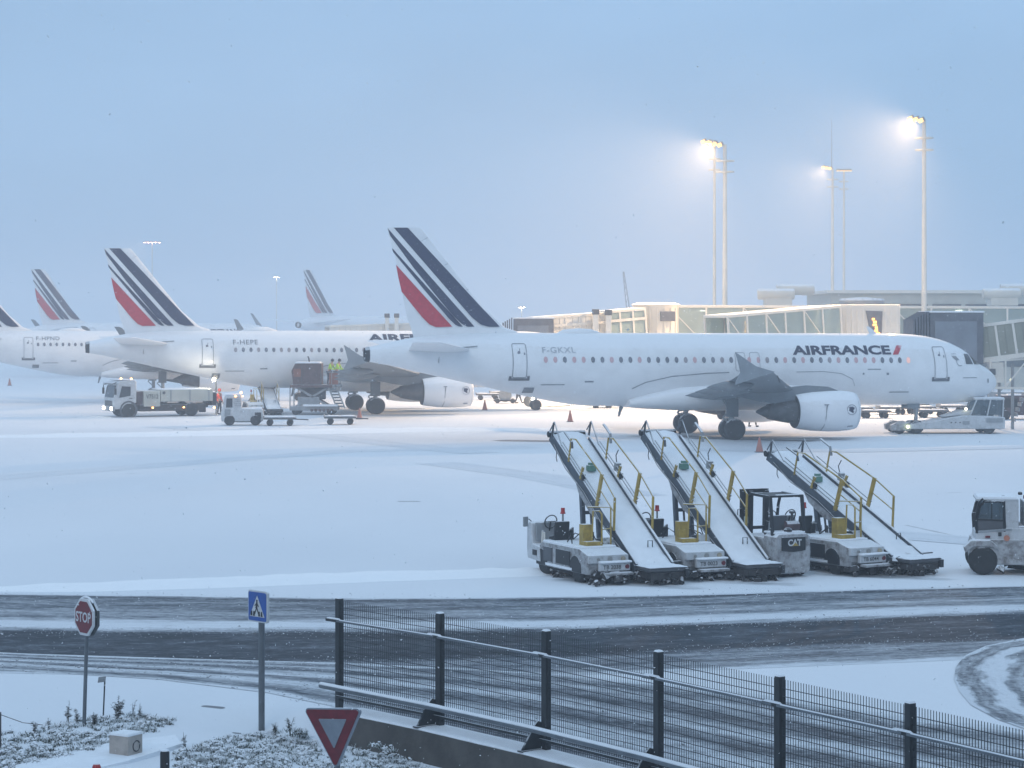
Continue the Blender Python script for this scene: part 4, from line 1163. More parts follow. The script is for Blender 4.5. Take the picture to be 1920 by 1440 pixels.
    MB().prism([(1.15, .26), (3.45, .26), (3.45, .70), (1.9, .74), (1.15, .62)], AY((-.08, 0, 0)), 1.12).build('side_chassis', MAT['dirtywhite'], t, bevel=.03)
    MB().box((-1.20, 1.72, .86), (1.02, 2.1, .05)).build('deck_snow', MAT['snow'], t, bevel=.02)
    MB().box((-.15, 2.75, .74), (.95, 1.3, .05)).build('deck_snow', MAT['snow'], t, bevel=.02)
    u = MB().box((-1.15, 1.6, .25), (1.0, 2.9, .22)).box((-.1, 1.9, .26), (1.0, 2.6, .22))
    lumps(u, r, -1.70, .45, -.30, 3.0, .03, .26, 150, .06, .17); lumps(u, r, -.7, .5, -.3, 1.2, .05, .45, 60, .07, .18)
    tag(u.build('undercarriage', MAT['muck'], t, smooth=None), kind='stuff')
    for y, w in ((2.35, .50), (1.48, .80)):
        MB().box((-1.765, y, .56), (.04, w, .36)).build('side_panel', MAT['darkgrey'] if w < .6 else MAT['black'], t, bevel=.01)
    MB().box((-1.775, 1.7, .31), (.04, 1.5, .06)).build('side_strip', MAT['snow'], t, smooth=None)
    # rear face towards the road
    MB().box((-1.20, .12, .62), (1.08, .10, .20)).build('rear_panel', MAT['white'], t, bevel=.02)
    MB().box((-1.08, .04, .43), (.84, .12, .20)).build('plate_panel', MAT['white'], t, bevel=.02)
    MB().box((-1.08, -.02, .555), (.86, .18, .05)).build('step_snow', MAT['snow'], t, bevel=.02)
    MB().box((-1.05, -.06, .27), (.8, .26, .07)).build('step', MAT['dirtywhite'], t, bevel=.02)
    flat_text(plate, .10, AX((-1.16, -.024, .43)), 'fleet_number', MAT['black'], t, .015, 1.05)
    MB().cyl((-.75, -.02, .43), (-.75, -.04, .43), .055).build('reflector', MAT['signred'], t)
    for q in (-1.5, -1.18, -.82): MB().cyl((q, .06, .62), (q, .03, .62), .06 if q > -1.3 else .035).build('rear_lamp', M('lamp_glass_%s%d' % (seed, int(q * 100)), (.35, .30, .22) if q > -1 else (.25, .25, .24), .3), t)
    for y, x in ((.78, -1.62), (2.72, -1.62), (.78, .30), (2.72, .30)):
        road_wheel(t, (x, y, .31), .31, .22)
        if x < 0:
            MB().prism([(.30 * math.cos(R(180 * k / 12)), .30 * math.sin(R(180 * k / 12))) for k in range(13)] + [(-.30, -.1), (.30, -.1)], AY((x - .145, y, .36)), .03).build('wheel_arch', MAT['black'], t, smooth=None)
    # legs that carry the belt
    yl = 3.20
    topz = z0 + yl * math.tan(ang) - .16
    lg = MB()
    for x in (-.42, .02): lg.bar((x, 3.02, .72), (x, yl, topz), .10, .13)
    zm = .8 + (topz - .8) * .60
    for f in (.46, .72):
        lg.bar((-.42, 3.02 + (yl - 3.02) * f, .8 + (topz - .8) * f), (.02, 3.02 + (yl - 3.02) * f, .8 + (topz - .8) * f), .09)
    lg.build('support_leg', MAT['steelblue'], t, bevel=.008)
    MB().cyl((-.2, 2.98, .76), (-.2, 3.08, .8 + (topz - .8) * .46), .03, .03, 8).cyl((-.2, 2.97, .72), (-.2, 3.0, 1.0), .05, .05, 8).build('hydraulic_ram', MAT['darkgrey'], t)
    # yellow cabinet and hand rails
    cb = MB().box((-1.34, 1.06, 1.13), (.26, .24, .54)).build('cabinet', MAT['yellow'], t, bevel=.015)
    MB().box((-1.28, .90, .92), (.40, .32, .14)).build('cabinet_base', MAT['yellow'], t, bevel=.015)
    hr = MB().tube([(-1.06, .74, .84), (-1.06, .74, 1.66), (-1.12, .76, 1.74), (-1.26, .82, 1.74), (-1.28, .84, 1.0)], .022, 6)
    hr.tube([(-.72, .92, .84), (-.72, .92, 1.80), (-1.25, 1.15, 1.82)], .022, 6); hr.tube([(-1.06, .74, 1.28), (-.72, .92, 1.28)], .018, 6)
    hr.build('hand_rail', MAT['yellow'], t)
    MB().prism([(.9, .80), (1.5, .80), (1.4, 1.0), (1.1, 1.04)], AY((-.72, 0, 0)), .34).build('hydraulic_block', MAT['black'], t, bevel=.02)
    MB().tube([(.10, .5, .82), (.10, .5, .98), (.2, .45, .98), (.2, .45, .82)], .014, 5).build('lifting_eye', MAT['dark'], t)
    if driver:
        dk = MB().prism([(2.75, .32), (3.52, .36), (3.56, .62), (3.54, 1.20), (3.40, 1.30), (3.28, 1.26), (3.22, .74), (2.80, .70)], AY((-1.40, 0, 0)), .80).build('driver_cell', MAT['white'], t, bevel=.03)
        MB().box((-1.40, 3.19, 1.05), (.62, .06, .46), rx=R(-8)).build('dashboard', MAT['panelgrey'], dk, bevel=.02)
        MB().box((-1.81, 3.05, .54), (.03, .22, .14)).build('step_hole', MAT['black'], dk, smooth=None)
        st = MB(); rr = .17
        ring = [Vector((-1.34, 3.08, 1.30)) + Vector((math.cos(2 * math.pi * k / 16) * rr, -math.sin(2 * math.pi * k / 16) * rr * .35, math.sin(2 * math.pi * k / 16) * rr)) for k in range(17)]
        st.tube(ring, .016, 6).bar((-1.34, 3.08, 1.30), (-1.34, 3.2, 1.0), .03).bar((-1.50, 3.08, 1.30), (-1.18, 3.08, 1.30), .02).build('steering_wheel', MAT['black'], t)
        MB().prism([(0, 0), (.34, 0), (.36, .10), (.10, .14), (.04, .50), (-.06, .50)], AY((-1.34, 2.42, .86)), .40).build('seat', MAT['black'], t, bevel=.03)
        MB().tube([(-1.68, 2.74, .78), (-1.68, 2.74, 1.06), (-1.68, 2.84, 1.10), (-1.68, 2.88, .78)], .025, 6).build('grab_handle', MAT['cream'], t)
        mr = MB().tube([(-1.70, 3.45, 1.28), (-1.80, 3.42, 1.36), (-1.88, 3.38, 1.33)], .012, 5).build('mirror_arm', MAT['black'], t)
        MB().box((-1.92, 3.36, 1.30), (.17, .04, .26), rz=R(18)).build('mirror', MAT['panelgrey'], mr, bevel=.03)
    MB().cyl((-1.20, 2.66, .84), (-1.20, 2.66, 1.54), .026, None, 8).build('beacon_pole', MAT['panelgrey'], t)
    MB().lathe((-1.20, 2.66, 1.53), (0, 0, 1), [(0, .07), (.03, .07), (.03, .055), (.14, .05), (.15, .05)], 12).build('beacon', MAT['redlamp'], t)
    MB().box((-1.15, 2.52, 1.0), (.30, .18, .26)).tube([(-1.3, 2.5, .85), (-1.15, 2.4, 1.12), (-1.0, 2.5, 1.18), (-.95, 2.6, .9)], .03, 6).build('engine_cover', MAT['black'], t, bevel=.03)
    for k in range(5):      # hoses hanging between the engine, the deck and the belt
        x0, y0 = r.uniform(-1.5, -.7), r.uniform(1.9, 2.7); x1, y1 = x0 + r.uniform(-.1, .7), y0 + r.uniform(-.5, .4)
        MB().tube([(x0, y0, .88), (x0 * .6 + x1 * .4, y0 * .6 + y1 * .4, r.uniform(1.0, 1.25)), (x0 * .2 + x1 * .8, y0 * .2 + y1 * .8, r.uniform(.95, 1.15)), (x1, y1, .86)], .016, 5).build('hose', MAT['black'], t)
    MB().tube([B(-hw - .08, .6, -.1), B(-hw - .08, 2.0, -.22), B(-hw - .08, 3.2, -.14), B(-hw - .08, 4.4, -.24), B(-hw - .08, 5.3, -.12)], .014, 5).build('cable', MAT['black'], t)
    MB().tube([B(-hw - .05, 5.1, -.22), B(-hw - .05, 5.05, -.36), B(-hw - .05, 4.95, -.42)], .012, 5).build('hanging_strap', MAT['dark'], t)
    return t

belt_loader('belt loader nearest the picture middle, with open driver seat and mirror at its left', G(1226, 1092), 24.5, 3.05, 'TB 2038', 1)
belt_loader('middle belt loader, its wheels hidden by its neighbours, left of the forklift', G(1405, 1085), 24, 3.05, 'TB 0023', 2)
belt_loader('rightmost of the three big belt loaders, belt lowered flatter, right of the forklift', G(1699, 1075), 30.5, 2.42, 'TB 6044', 3)
belt_loader('small far belt loader under the second airliner, behind the snowy baggage tractor', G(513, 778), 14, 2.0, 'TB 1175', 4, 1.0, False, None)

# forklift between the loaders
fk = thing('forklift', 'white forklift with dark cage and black rear panel between two belt loaders', 'forklift', G(1487, 1083), R(24))
MB().prism([(-.50, .16), (-.44, .10), (.44, .10), (.50, .16), (.52, .62), (.50, 1.02), (.40, 1.10), (-.40, 1.10), (-.50, 1.02), (-.52, .62)], AX((0, .30, 0)), .62).build('counterweight', MAT['dirtywhite'], fk, bevel=.05)
MB().prism([(-.34, .68), (.0, .645), (.34, .68), (.34, 1.02), (-.34, 1.02)], AX((0, -.02, 0)), .06).build('rear_panel', MAT['black'], fk, bevel=.015)
flat_text('CAT', .17, AX((.02, -.056, .88)), 'brand_mark', MAT['signwhite'], fk, .035, .95, spacing=.92)
MB().prism([(-.10, .80), (.10, .80), (0, .885)], AX((.03, -.062, 0)), .012).build('brand_triangle', MAT['yellow'], fk, smooth=None)
MB().box((0, 1.15, .62), (1.0, 1.2, .72)).build('body', MAT['dirtywhite'], fk, bevel=.05)
MB().box((0, .42, 1.115), (.92, .5, .04)).build('snow_layer', MAT['snow'], fk, bevel=.015)
u = MB(); lumps(u, random.Random(5), -.5, .5, .1, 1.8, .08, .3, 18, .12, .24); tag(u.build('undercarriage', MAT['muck'], fk, smooth=None), kind='stuff')
for x, y in ((-.40, .40), (.40, .40), (-.46, 1.55), (.46, 1.55)): road_wheel(fk, (x, y, .27 if y < 1 else .33), .27 if y < 1 else .33, .22)
for x in (-.46, .46):
    MB().bar((x, .22, 1.05), (x, .34, 2.0), .07, .09).build('cage_post', MAT['dark'], fk, bevel=.01)
    MB().tube([(x, 1.62, .95), (x, 1.50, 1.72), (x, 1.40, 1.95), (x, 1.25, 2.03)], .04, 8).build('cage_post', MAT['dark'], fk)
    MB().bar((x, .30, 2.0), (x, 1.30, 2.03), .07).build('cage_beam', MAT['dark'], fk, bevel=.01)
for y in (.32, .6, .9, 1.25): MB().bar((-.48, y, 2.02), (.48, y, 2.02), .06).build('cage_beam', MAT['dark'], fk, bevel=.01)
MB().bar((-.30, .32, 2.055), (.35, .32, 2.055), .07, .02).build('snow_cap', MAT['snow'], fk, smooth=None)
for x in (-.34, -.12, .34): MB().bar((x, 1.98, .12), (x, 1.92, 2.05), .11, .15).build('mast_rail', MAT['black'], fk, bevel=.01)
MB().bar((-.4, 1.94, 2.05), (.4, 1.94, 2.05), .1).bar((-.4, 1.94, 1.1), (.4, 1.94, 1.1), .08).bar((-.42, 2.08, .5), (.42, 2.08, .5), .06, .3).build('mast_crossbar', MAT['black'], fk, smooth=None)
MB().tube([(-.5, 1.75, 1.3), (-.62, 1.7, 1.32), (-.62, 1.7, 1.6), (-.5, 1.72, 1.62)], .015, 5).build('mast_handle', MAT['black'], fk)
MB().prism([(.75, 1.0), (1.15, 1.0), (1.15, 1.1), (.86, 1.16), (.80, 1.52), (.70, 1.52)], AY((-.04, -.12, 0)), .46).build('seat', MAT['darkgrey'], fk, bevel=.04)
MB().tube([(-.04 + .17 * math.cos(2 * math.pi * k / 14), 1.05 - .06 * math.sin(2 * math.pi * k / 14), 1.46 + .15 * math.sin(2 * math.pi * k / 14)) for k in range(15)], .014, 5).bar((-.04, 1.05, 1.46), (-.04, 1.3, 1.1), .03).build('steering_wheel', MAT['black'], fk)
MB().cyl((.34, .62, 1.08), (.34, .62, 1.55), .035, None, 8).lathe((.34, .62, 1.54), (0, 0, 1), [(0, .03), (.02, .075), (.07, .075)], 10).build('exhaust_pipe', MAT['darkgrey'], fk)
MB().lathe((.28, .55, 1.24), (1, 0, 0), [(-.2, .02), (-.18, .13), (.18, .13), (.2, .02)], 14).build('gas_bottle', MAT['rust'], fk)
MB().lathe((.0, .25, 1.13), (0, 0, 1), [(0, .10), (.05, .11), (.10, .06)], 12).build('filler_cap', MAT['dark'], fk)
MB().box((-.52, 1.45, 1.35), (.10, .05, .18)).build('work_lamp', M('work_lamp_glass', (.35, .42, .38), .3), fk, bevel=.01)

# tractor cut by the right picture edge
tr = thing('apron_tractor', 'white cabbed tractor cut by the right edge of the picture', 'tractor', G(1905, 1079), R(-8))
MB().prism([(-1.12, .34), (-.98, .26), (2.2, .26), (2.2, .90), (-1.06, .90), (-1.14, .62)], AX((0, .75, 0)), 1.5).build('skirt', MAT['dirtywhite'], tr, bevel=.03)
MB().prism([(-1.02, .82), (2.2, .82), (2.2, 1.18), (-.30, 1.20), (-.40, 1.16), (-1.0, 1.08)], AX((0, .75, 0)), 1.44).build('body', MAT['white'], tr, bevel=.03)
MB().box((.35, .75, 1.225), (1.3, 1.36, .035)).build('snow_layer', MAT['snow'], tr, bevel=.01)
cabm = MAT['white']
MB().box((-.10, .75, 1.50), (.34, 1.40, .82)).build('cab_rear_wall', cabm, tr, bevel=.02)
MB().box((-.46, .75, 1.90), (1.05, 1.42, .07)).build('cab_roof', cabm, tr, bevel=.03)
MB().box((-.46, .75, 1.95), (.98, 1.34, .04)).build('roof_snow', MAT['snow'], tr, bevel=.015)
for y in (.06, 1.44):
    MB().tube([(-.96, y, 1.05), (-.98, y, 1.40), (-.90, y, 1.72), (-.78, y, 1.86), (-.3, y, 1.86), (-.28, y, 1.10)], .045, 6).build('door_frame', MAT['black'], tr)
    MB().bar((-.60, y, 1.42), (-.60, y, 1.84), .03).bar((-.95, y, 1.40), (-.3, y, 1.38), .05).build('window_bar', MAT['black'], tr, smooth=None)
    MB().box((-.62, y, 1.22), (.64, .05, .34)).build('door', MAT['darkgrey'], tr, bevel=.01)
    MB().bar((-.94, y - .03, 1.09), (-.10, y - .03, 1.16), .05).build('door_rail', MAT['panelgrey'], tr, smooth=None)
    MB().box((-.62, y, 1.62), (.60, .015, .42)).build('pane', MAT['vglass'], tr, smooth=None)
MB().tube([(-.99, .02, 1.15), (-1.02, .0, 1.5), (-.92, -.02, 1.84), (-.82, .0, 1.93)], .03, 6).build('grab_handle', MAT['black'], tr)
MB().box((-1.05, -.03, 1.48), (.10, .06, .22)).build('mirror', MAT['black'], tr, bevel=.02)
for x, dz in ((-.28, 0), (.14, .10), (.38, -.12)): MB().lathe((x, .5, 1.90 + dz), (0, 0, 1), [(0, .04), (.02, .06), (.07, .05), (.09, .02)], 10).build('roof_knob', MAT['black'], tr)
MB().box((.28, .5, 1.95), (.12, .1, .10)).build('beacon', MAT['signred'], tr, bevel=.02)
MB().box((1.2, .75, 1.50), (2.0, 1.2, .72)).build('rear_box', MAT['panelgrey'], tr, bevel=.03)
MB().box((1.2, .20, 1.66), (2.0, .5, .16)).build('box_roof', MAT['white'], tr, bevel=.03)
MB().box((.95, -.045, 1.36), (1.1, .05, .36)).build('window_frame', MAT['black'], tr, bevel=.02)
MB().box((1.0, -.075, 1.37), (.85, .02, .22)).build('pane', MAT['panelgrey'], tr, smooth=None)
MB().prism([(.30, 1.14), (1.4, 1.14), (1.4, .84), (.52, .86)], AX((.04, -.03, 0)), .08).build('rear_opening', MAT['black'], tr, bevel=.01)
MB().box((-.70, -.01, .97), (.12, .04, .06)).build('side_lamp', MAT['signred'], tr, bevel=.01)
MB().cyl((-.23, .0, .94), (-.23, -.02, .94), .075).build('round_sticker', M('sticker_orange', (.42, .16, .10), .6), tr)
MB().box((-.40, .0, 1.04), (.08, .06, .10)).build('door_handle', MAT['black'], tr, smooth=None)
for k in range(4): MB().box((.14 + .08 * k, .02, 1.60), (.02, .06, .28)).build('vent_slot', MAT['darkgrey'], tr, smooth=None)
MB().prism([(-1.30, .70), (-1.12, .88), (-.62, .88), (-.46, .74), (-.44, .62), (-.60, .72), (-1.05, .72), (-1.26, .56)], AX((0, .10, 0)), .40).build('mudguard', MAT['dirtywhite'], tr, bevel=.03)
MB().box((-.86, .1, .885), (.44, .36, .04)).build('mudguard_snow', MAT['snow'], tr, bevel=.01)
for x, y in ((-.82, .08), (-.82, 1.38), (.62, .08), (.62, 1.38)): road_wheel(tr, (x, y, .37), .37, .28, (0, 1, 0))
u = MB(); lumps(u, random.Random(8), -.5, 1.8, .1, 1.4, .12, .35, 18, .12, .26); tag(u.build('undercarriage', MAT['muck'], tr, smooth=None), kind='stuff')

# flatbed truck
tk = thing('flatbed_truck', 'white flatbed truck with lit headlights facing left below the second airliner', 'truck', G(305, 780), R(207))
cab = MB().prism([(3.75, .55), (3.80, 1.15), (3.62, 2.0), (3.40, 2.42), (2.35, 2.50), (2.20, 2.42), (2.20, .95), (2.55, .95), (2.75, .62), (3.3, .55)], AX(), 2.25).build('cab', MAT['white'], tk, bevel=.06)
MB().box((2.9, 0, 2.52), (1.1, 2.0, .06)).build('roof_snow', MAT['snow'], cab, bevel=.02)
MB().box((3.66, 0, 1.72), (.06, 1.95, .82), ry=R(-14)).build('windscreen', MAT['cockpit'], cab, bevel=.02)
MB().box((3.72, 0, 2.30), (.30, 2.1, .06), ry=R(18)).build('sun_visor', MAT['darkgrey'], cab, bevel=.01)
MB().box((3.80, 0, .92), (.06, 1.5, .42)).build('grille', MAT['darkgrey'], cab, bevel=.02)
MB().box((3.78, 0, .58), (.16, 2.25, .34)).build('bumper', MAT['panelgrey'], cab, bevel=.03)
for y in (-.85, .85):
    MB().box((3.88, y, .60), (.05, .34, .20)).build('headlight', MAT['lamp'], cab, bevel=.02)
    MB().prism([(3.42, 1.32), (2.62, 1.45), (2.62, 2.06), (3.22, 2.10)], AX((0, y * 1.335, 0)), .04).build('side_window', MAT['cockpit'], cab, bevel=.01)
    MB().box((2.6, y * 1.34, 1.28), (.22, .03, .05)).build('door_handle', MAT['black'], cab, smooth=None)
    MB().tube([(3.6, y * 1.3, 2.2), (3.75, y * 1.55, 2.15), (3.75, y * 1.6, 1.6)], .03, 5).box((3.75, y * 1.6, 1.75), (.10, .22, .42)).build('mirror', MAT['black'], cab)
for y in (-.4, .75): MB().lathe((2.45 + (.35 if y < 0 else 0), y, 2.50), (0, 0, 1), [(0, .07), (.12, .06), (.14, .02)], 10).build('beacon', MAT['amber'], cab)
MB().box((-.4, 0, .72), (5.4, .9, .30)).box((-.4, 0, .60), (4.6, 2.1, .45)).build('chassis', MAT['muck'], tk, bevel=.03)
MB().box((1.92, 0, 1.25), (.42, 1.9, .95)).build('equipment_rack', MAT['rust'], tk, bevel=.02)
bx = MB().box((1.12, 0, 1.22), (1.15, 2.3, 1.05)).build('side_locker', MAT['creamdark'], tk, bevel=.02)
flat_text('V7512', .30, Matrix.Translation((1.12, 1.165, 1.38)) @ Matrix(((-1, 0, 0, 0), (0, 0, 1, 0), (0, 1, 0, 0), (0, 0, 0, 1))), 'fleet_number', MAT['black'], tk, .012, .8)
MB().box((-1.35, 0, 1.42), (3.7, 2.32, .80)).build('load_bed', MAT['creamdark'], tk, bevel=.03)
MB().box((-1.35, 0, 1.84), (3.55, 2.1, .06)).build('load_snow', MAT['snow'], tk, bevel=.02)
for k in range(3): MB().box((-2.9 + k * 1.35, 1.17, 1.42), (.07, .05, .78)).build('bed_post', MAT['panelgrey'], tk, smooth=None)
MB().cyl((.30, 1.17, 1.62), (.30, 1.21, 1.62), .10).build('cap', MAT['darkgrey'], tk)
MB().box((-3.35, 0, 1.15), (.35, 1.9, .9)).build('tail_lift', MAT['dark'], tk, bevel=.03)
for x in (1.1, -1.1): MB().box((x, 1.2, .62), (.10, .05, .08)).build('marker_lamp', MAT['amber'], tk, bevel=.01)
MB().box((-3.35, 1.0, .55), (.08, .2, .10)).build('marker_lamp', MAT['amber'], tk, bevel=.01)
for x in (2.75, -1.7):
    for y in (-1.0, 1.0): road_wheel(tk, (x, y, .48), .48, .30, (0, 1, 0))
MB().lathe((2.75, 1.08, .50), (0, 1, 0), [(0, .62), (.05, .62), (.05, .50), (0, .50)], 20).build('wheel_arch', MAT['darkgrey'], tk)
for x in (-2.5,): MB().box((x, .95, .50), (.5, .05, .5)).build('mud_flap', MAT['dark'], tk, smooth=None)

# snow covered baggage tractor with cab
bt = thing('baggage_tractor', 'snow crusted baggage tractor with small cab, in front of the far belt loader', 'tractor', G(455, 797), R(186))
MB().prism([(1.30, .25), (1.34, .80), (1.22, 1.15), (1.10, 1.85), (.10, 1.90), (.05, 1.05), (-1.25, 1.0), (-1.32, .6), (-1.25, .25)], AX(), 1.35).build('body', MAT['white'], bt, bevel=.05)
MB().box((.60, 0, 1.93), (1.0, 1.25, .10)).build('roof_snow', MAT['snow'], bt, bevel=.04)
MB().box((-.6, 0, 1.04), (1.2, 1.2, .08)).build('deck_snow', MAT['snow'], bt, bevel=.03)
MB().prism([(1.02, 1.12), (.62, 1.12), (.62, 1.68), (.98, 1.68)], AX((0, .68, 0)), .05).build('side_window', MAT['cockpit'], bt, bevel=.01)
MB().box((.92, .68, .80), (.36, .04, .46)).build('door', MAT['panelgrey'], bt, bevel=.02)
for k in range(5): MB().bar((.5, .70, 1.25 + .12 * k), (.08, .70, 1.25 + .12 * k), .025).build('guard_bar', MAT['panelgrey'], bt, smooth=None)
for x, m_ in ((.42, 'amber'), (-.02, 'amber')): MB().box((x, .72, 1.82), (.09, .05, .06)).build('marker_lamp', MAT[m_], bt, smooth=None)
MB().lathe((.1, .2, 1.96), (0, 0, 1), [(0, .06), (.14, .05)], 8).build('beacon', MAT['amber'], bt)
for x in (.80, -.80): road_wheel(bt, (x, .60, .33), .33, .24, (0, 1, 0)); road_wheel(bt, (x, -.60, .33), .33, .24, (0, 1, 0))
MB().box((0, 0, .32), (2.3, 1.1, .25)).box((-.95, .68, .62), (.4, .06, .4)).build('undercarriage', MAT['muck'], bt, bevel=.03)

# baggage dollies
def dolly(loc, rz):
    t = thing('dolly', 'x', 'dolly', loc, rz, 'empty baggage dollies')
    MB().bar((-.95, -.62, .46), (.95, -.62, .46), .08, .12).bar((-.95, .62, .46), (.95, .62, .46), .08, .12).bar((-.95, -.62, .46), (-.95, .62, .46), .08, .12).bar((.95, -.62, .46), (.95, .62, .46), .08, .12).bar((0, -.62, .46), (0, .62, .46), .08, .1).build('frame', MAT['darkgrey'], t, smooth=None)
    MB().box((0, 0, .52), (1.86, 1.2, .05)).build('deck', MAT['panelgrey'], t, bevel=.01)
    MB().box((-.45, 0, .555), (.7, 1.1, .04)).build('deck_snow', MAT['snow'], t, bevel=.015)
    MB().box((.45, 0, .555), (.7, 1.1, .04)).build('deck_snow', MAT['snow'], t, bevel=.015)
    MB().bar((.95, 0, .40), (1.75, 0, .36), .07).bar((1.72, -.10, .36), (1.72, .10, .36), .07).build('drawbar', MAT['darkgrey'], t, smooth=None)
    MB().bar((-1.0, -.5, .55), (-1.0, .5, .55), .05, .16).build('stop_bar', MAT['dirtywhite'], t, smooth=None)
    for x in (-.62, .62):
        for y in (-.5, .5): road_wheel(t, (x, y, .20), .20, .12, (0, 1, 0))
    return t
d0 = dolly(G(525, 798), R(4)); d0['label'] = 'low dolly coupled behind the snow crusted baggage tractor'
def more(src, loc, rz, label):
    c = copy_tree(src); c.location = loc; c.rotation_euler = (0, 0, rz); c['label'] = label; return c
more(d0, G(638, 796), R(3), 'low dolly with its drawbar pointing right, in front of the cargo loader')
for k, (px, py, a, lab) in enumerate([(1640, 784, 5, 'snowy dolly just right of the nearest engine inlet'), (1606, 778, 5, 'dolly half hidden by the nearest engine inlet'), (1672, 777, 8, 'dolly in the rear row, between the engine and the nose wheel'),
                                      (1748, 783, 4, 'snowy dolly just right of the nose wheel, before the low tug'), (1725, 776, 5, 'rear row dolly behind the nose wheel'), (1785, 774, 6, 'rear row dolly furthest right, under the aircraft nose'),
                                      (915, 750, 4, 'dolly right of the second airliner engine, under the nearest tail'), (940, 746, 4, 'dolly beyond the one beside the second engine, under the nearest tail')]):
    more(d0, G(px, py), R(a), lab)

# cargo loader with a container
cl = thing('cargo_loader', 'raised scissor lift cargo loader with ladder, right of the far belt loader', 'cargo loader', G(590, 777), R(0))
MB().box((0, 0, .45), (3.3, 2.0, .30)).build('base', MAT['panelgrey'], cl, bevel=.03)
MB().box((.5, -.95, .66), (2.4, .5, .14)).build('base_snow', MAT['snow'], cl, bevel=.03)
for y in (-.75, .75):
    MB().bar((-1.2, y, .6), (1.0, y, 1.9), .14).build('scissor_arm', MAT['panelgrey'], cl, smooth=None)
    MB().bar((1.0, y, .6), (-1.2, y, 1.9), .14).build('scissor_arm', MAT['panelgrey'], cl, smooth=None)
MB().box((-.15, 0, 1.98), (2.9, 2.2, .20)).build('platform', MAT['rust'], cl, bevel=.02)
MB().box((-.1, .1, 1.45), (1.7, 1.0, .8)).build('machinery', MAT['darkgrey'], cl, bevel=.04)
MB().box((-.35, -.55, .95), (1.5, .5, .55)).build('machinery', MAT['panelgrey'], cl, bevel=.03)
for x in (-1.62, -1.35): MB().bar((x, -.9, .35), (x, -.9, 1.9), .08).build('post', MAT['panelgrey'], cl, smooth=None)
for k in range(8): MB().bar((.98 + .085 * k, -1.0, 2.0 - .20 * k), (1.48 + .085 * k, -1.0, 2.0 - .20 * k), .05, .12).build('ladder_step', MAT['galv'], cl, smooth=None)
for x in (.96, 1.50): MB().bar((x, -1.02, 2.1), (x + .68, -1.02, .45), .06, .10).build('ladder_side', MAT['panelgrey'], cl, smooth=None)
MB().bar((1.25, -.9, 2.0), (1.25, -.9, 2.95), .05).bar((1.75, -.9, 2.0), (1.75, -.9, 2.95), .05).bar((.7, -.9, 2.95), (1.8, -.9, 2.95), .05).bar((1.75, .4, 2.0), (1.75, .4, 2.95), .05).bar((1.75, -.9, 2.95), (1.75, .4, 2.95), .05).build('guard_rail', MAT['panelgrey'], cl, smooth=None)
MB().box((1.38, -.88, 2.5), (.62, .05, .8)).build('guard_panel', MAT['rustred'], cl, smooth=None)
MB().box((1.45, -.2, 1.98), (.8, 1.7, .16)).build('work_platform', MAT['panelgrey'], cl, bevel=.01)
for x, y in ((-1.2, -.85), (1.2, -.85), (-1.2, .85), (1.2, .85)): road_wheel(cl, (x, y, .30), .30, .22, (0, 1, 0))
for k in range(6): MB().lathe((-.1 + .28 * k, -1.22, .34), (0, 1, 0), [(0, .11), (.08, .11)], 10).build('roller', MAT['rust'], cl)
cn = thing('cargo_container', 'brown air cargo container with slanted side, snow on top, on the cargo loader', 'container', (G(590, 777) + Vector((-.42, 0, 2.08))))
MB().prism([(-1.0, 0), (.95, 0), (.95, 1.48), (-.85, 1.48), (-1.12, .95)], AX((0, 0, 0)), 1.6).build('shell', MAT['rust'], cn, bevel=.03)
MB().prism([(-.96, .55), (-.45, .55), (-.45, 1.1), (-1.0, 1.1)], AX((.02, -.81, 0)), .05).build('side_panel', MAT['rustred'], cn, smooth=None)
MB().box((0, 0, 1.52), (1.7, 1.5, .10)).build('snow_layer', MAT['snow'], cn, bevel=.04)
for x in (-.42, .92): MB().bar((x, -.82, .05), (x, -.82, 1.45), .06).build('rib', MAT['darkgrey'], cn, smooth=None)
MB().tube([(.05, 0, 1.5), (.02, 0, 1.8), (-.06, 0, 1.95)], .05, 6).build('hook', MAT['dark'], cn)

# low aircraft tug at the nose wheel
tg = thing('aircraft_tug', 'low white aircraft tug with glazed cab under the nearest airliner nose', 'aircraft tug', G(1772, 812), R(2))
MB().prism([(-2.3, .28), (3.2, .28), (3.22, .95), (2.4, 1.02), (.9, 1.05), (.2, .95), (-.9, .72), (-1.9, .62), (-2.35, .55)], AX((0, 0, 0)), 2.3).build('body', MAT['white'], tg, bevel=.05)
MB().prism([(-.2, .96), (.9, 1.06), (1.5, 1.06), (1.5, 1.32), (.9, 1.32)], AX((0, .2, 0)), 1.6).build('hood', MAT['white'], tg, bevel=.04)
MB().box((2.4, 0, 1.98), (1.75, 1.7, .09)).build('cab_roof', MAT['white'], tg, bevel=.03)
MB().box((2.4, 0, 2.05), (1.7, 1.6, .05)).build('roof_snow', MAT['snow'], tg, bevel=.02)
for y in (-.80, .80):
    for a, b_ in (((1.25, 1.0), (1.65, 1.95)), ((2.25, 1.0), (2.45, 1.95)), ((3.15, .95), (3.2, 1.95))): MB().bar((a[0], y, a[1]), (b_[0], y, b_[1]), .07).build('cab_post', MAT['white'], tg, smooth=None)
    MB().prism([(1.32, 1.05), (2.2, 1.05), (2.4, 1.92), (1.7, 1.92)], AX((0, y, 0)), .02).build('pane', MAT['vglass'], tg, smooth=None)
    MB().prism([(2.3, 1.05), (3.12, 1.05), (3.16, 1.92), (2.5, 1.92)], AX((0, y, 0)), .02).build('pane', MAT['vglass'], tg, smooth=None)
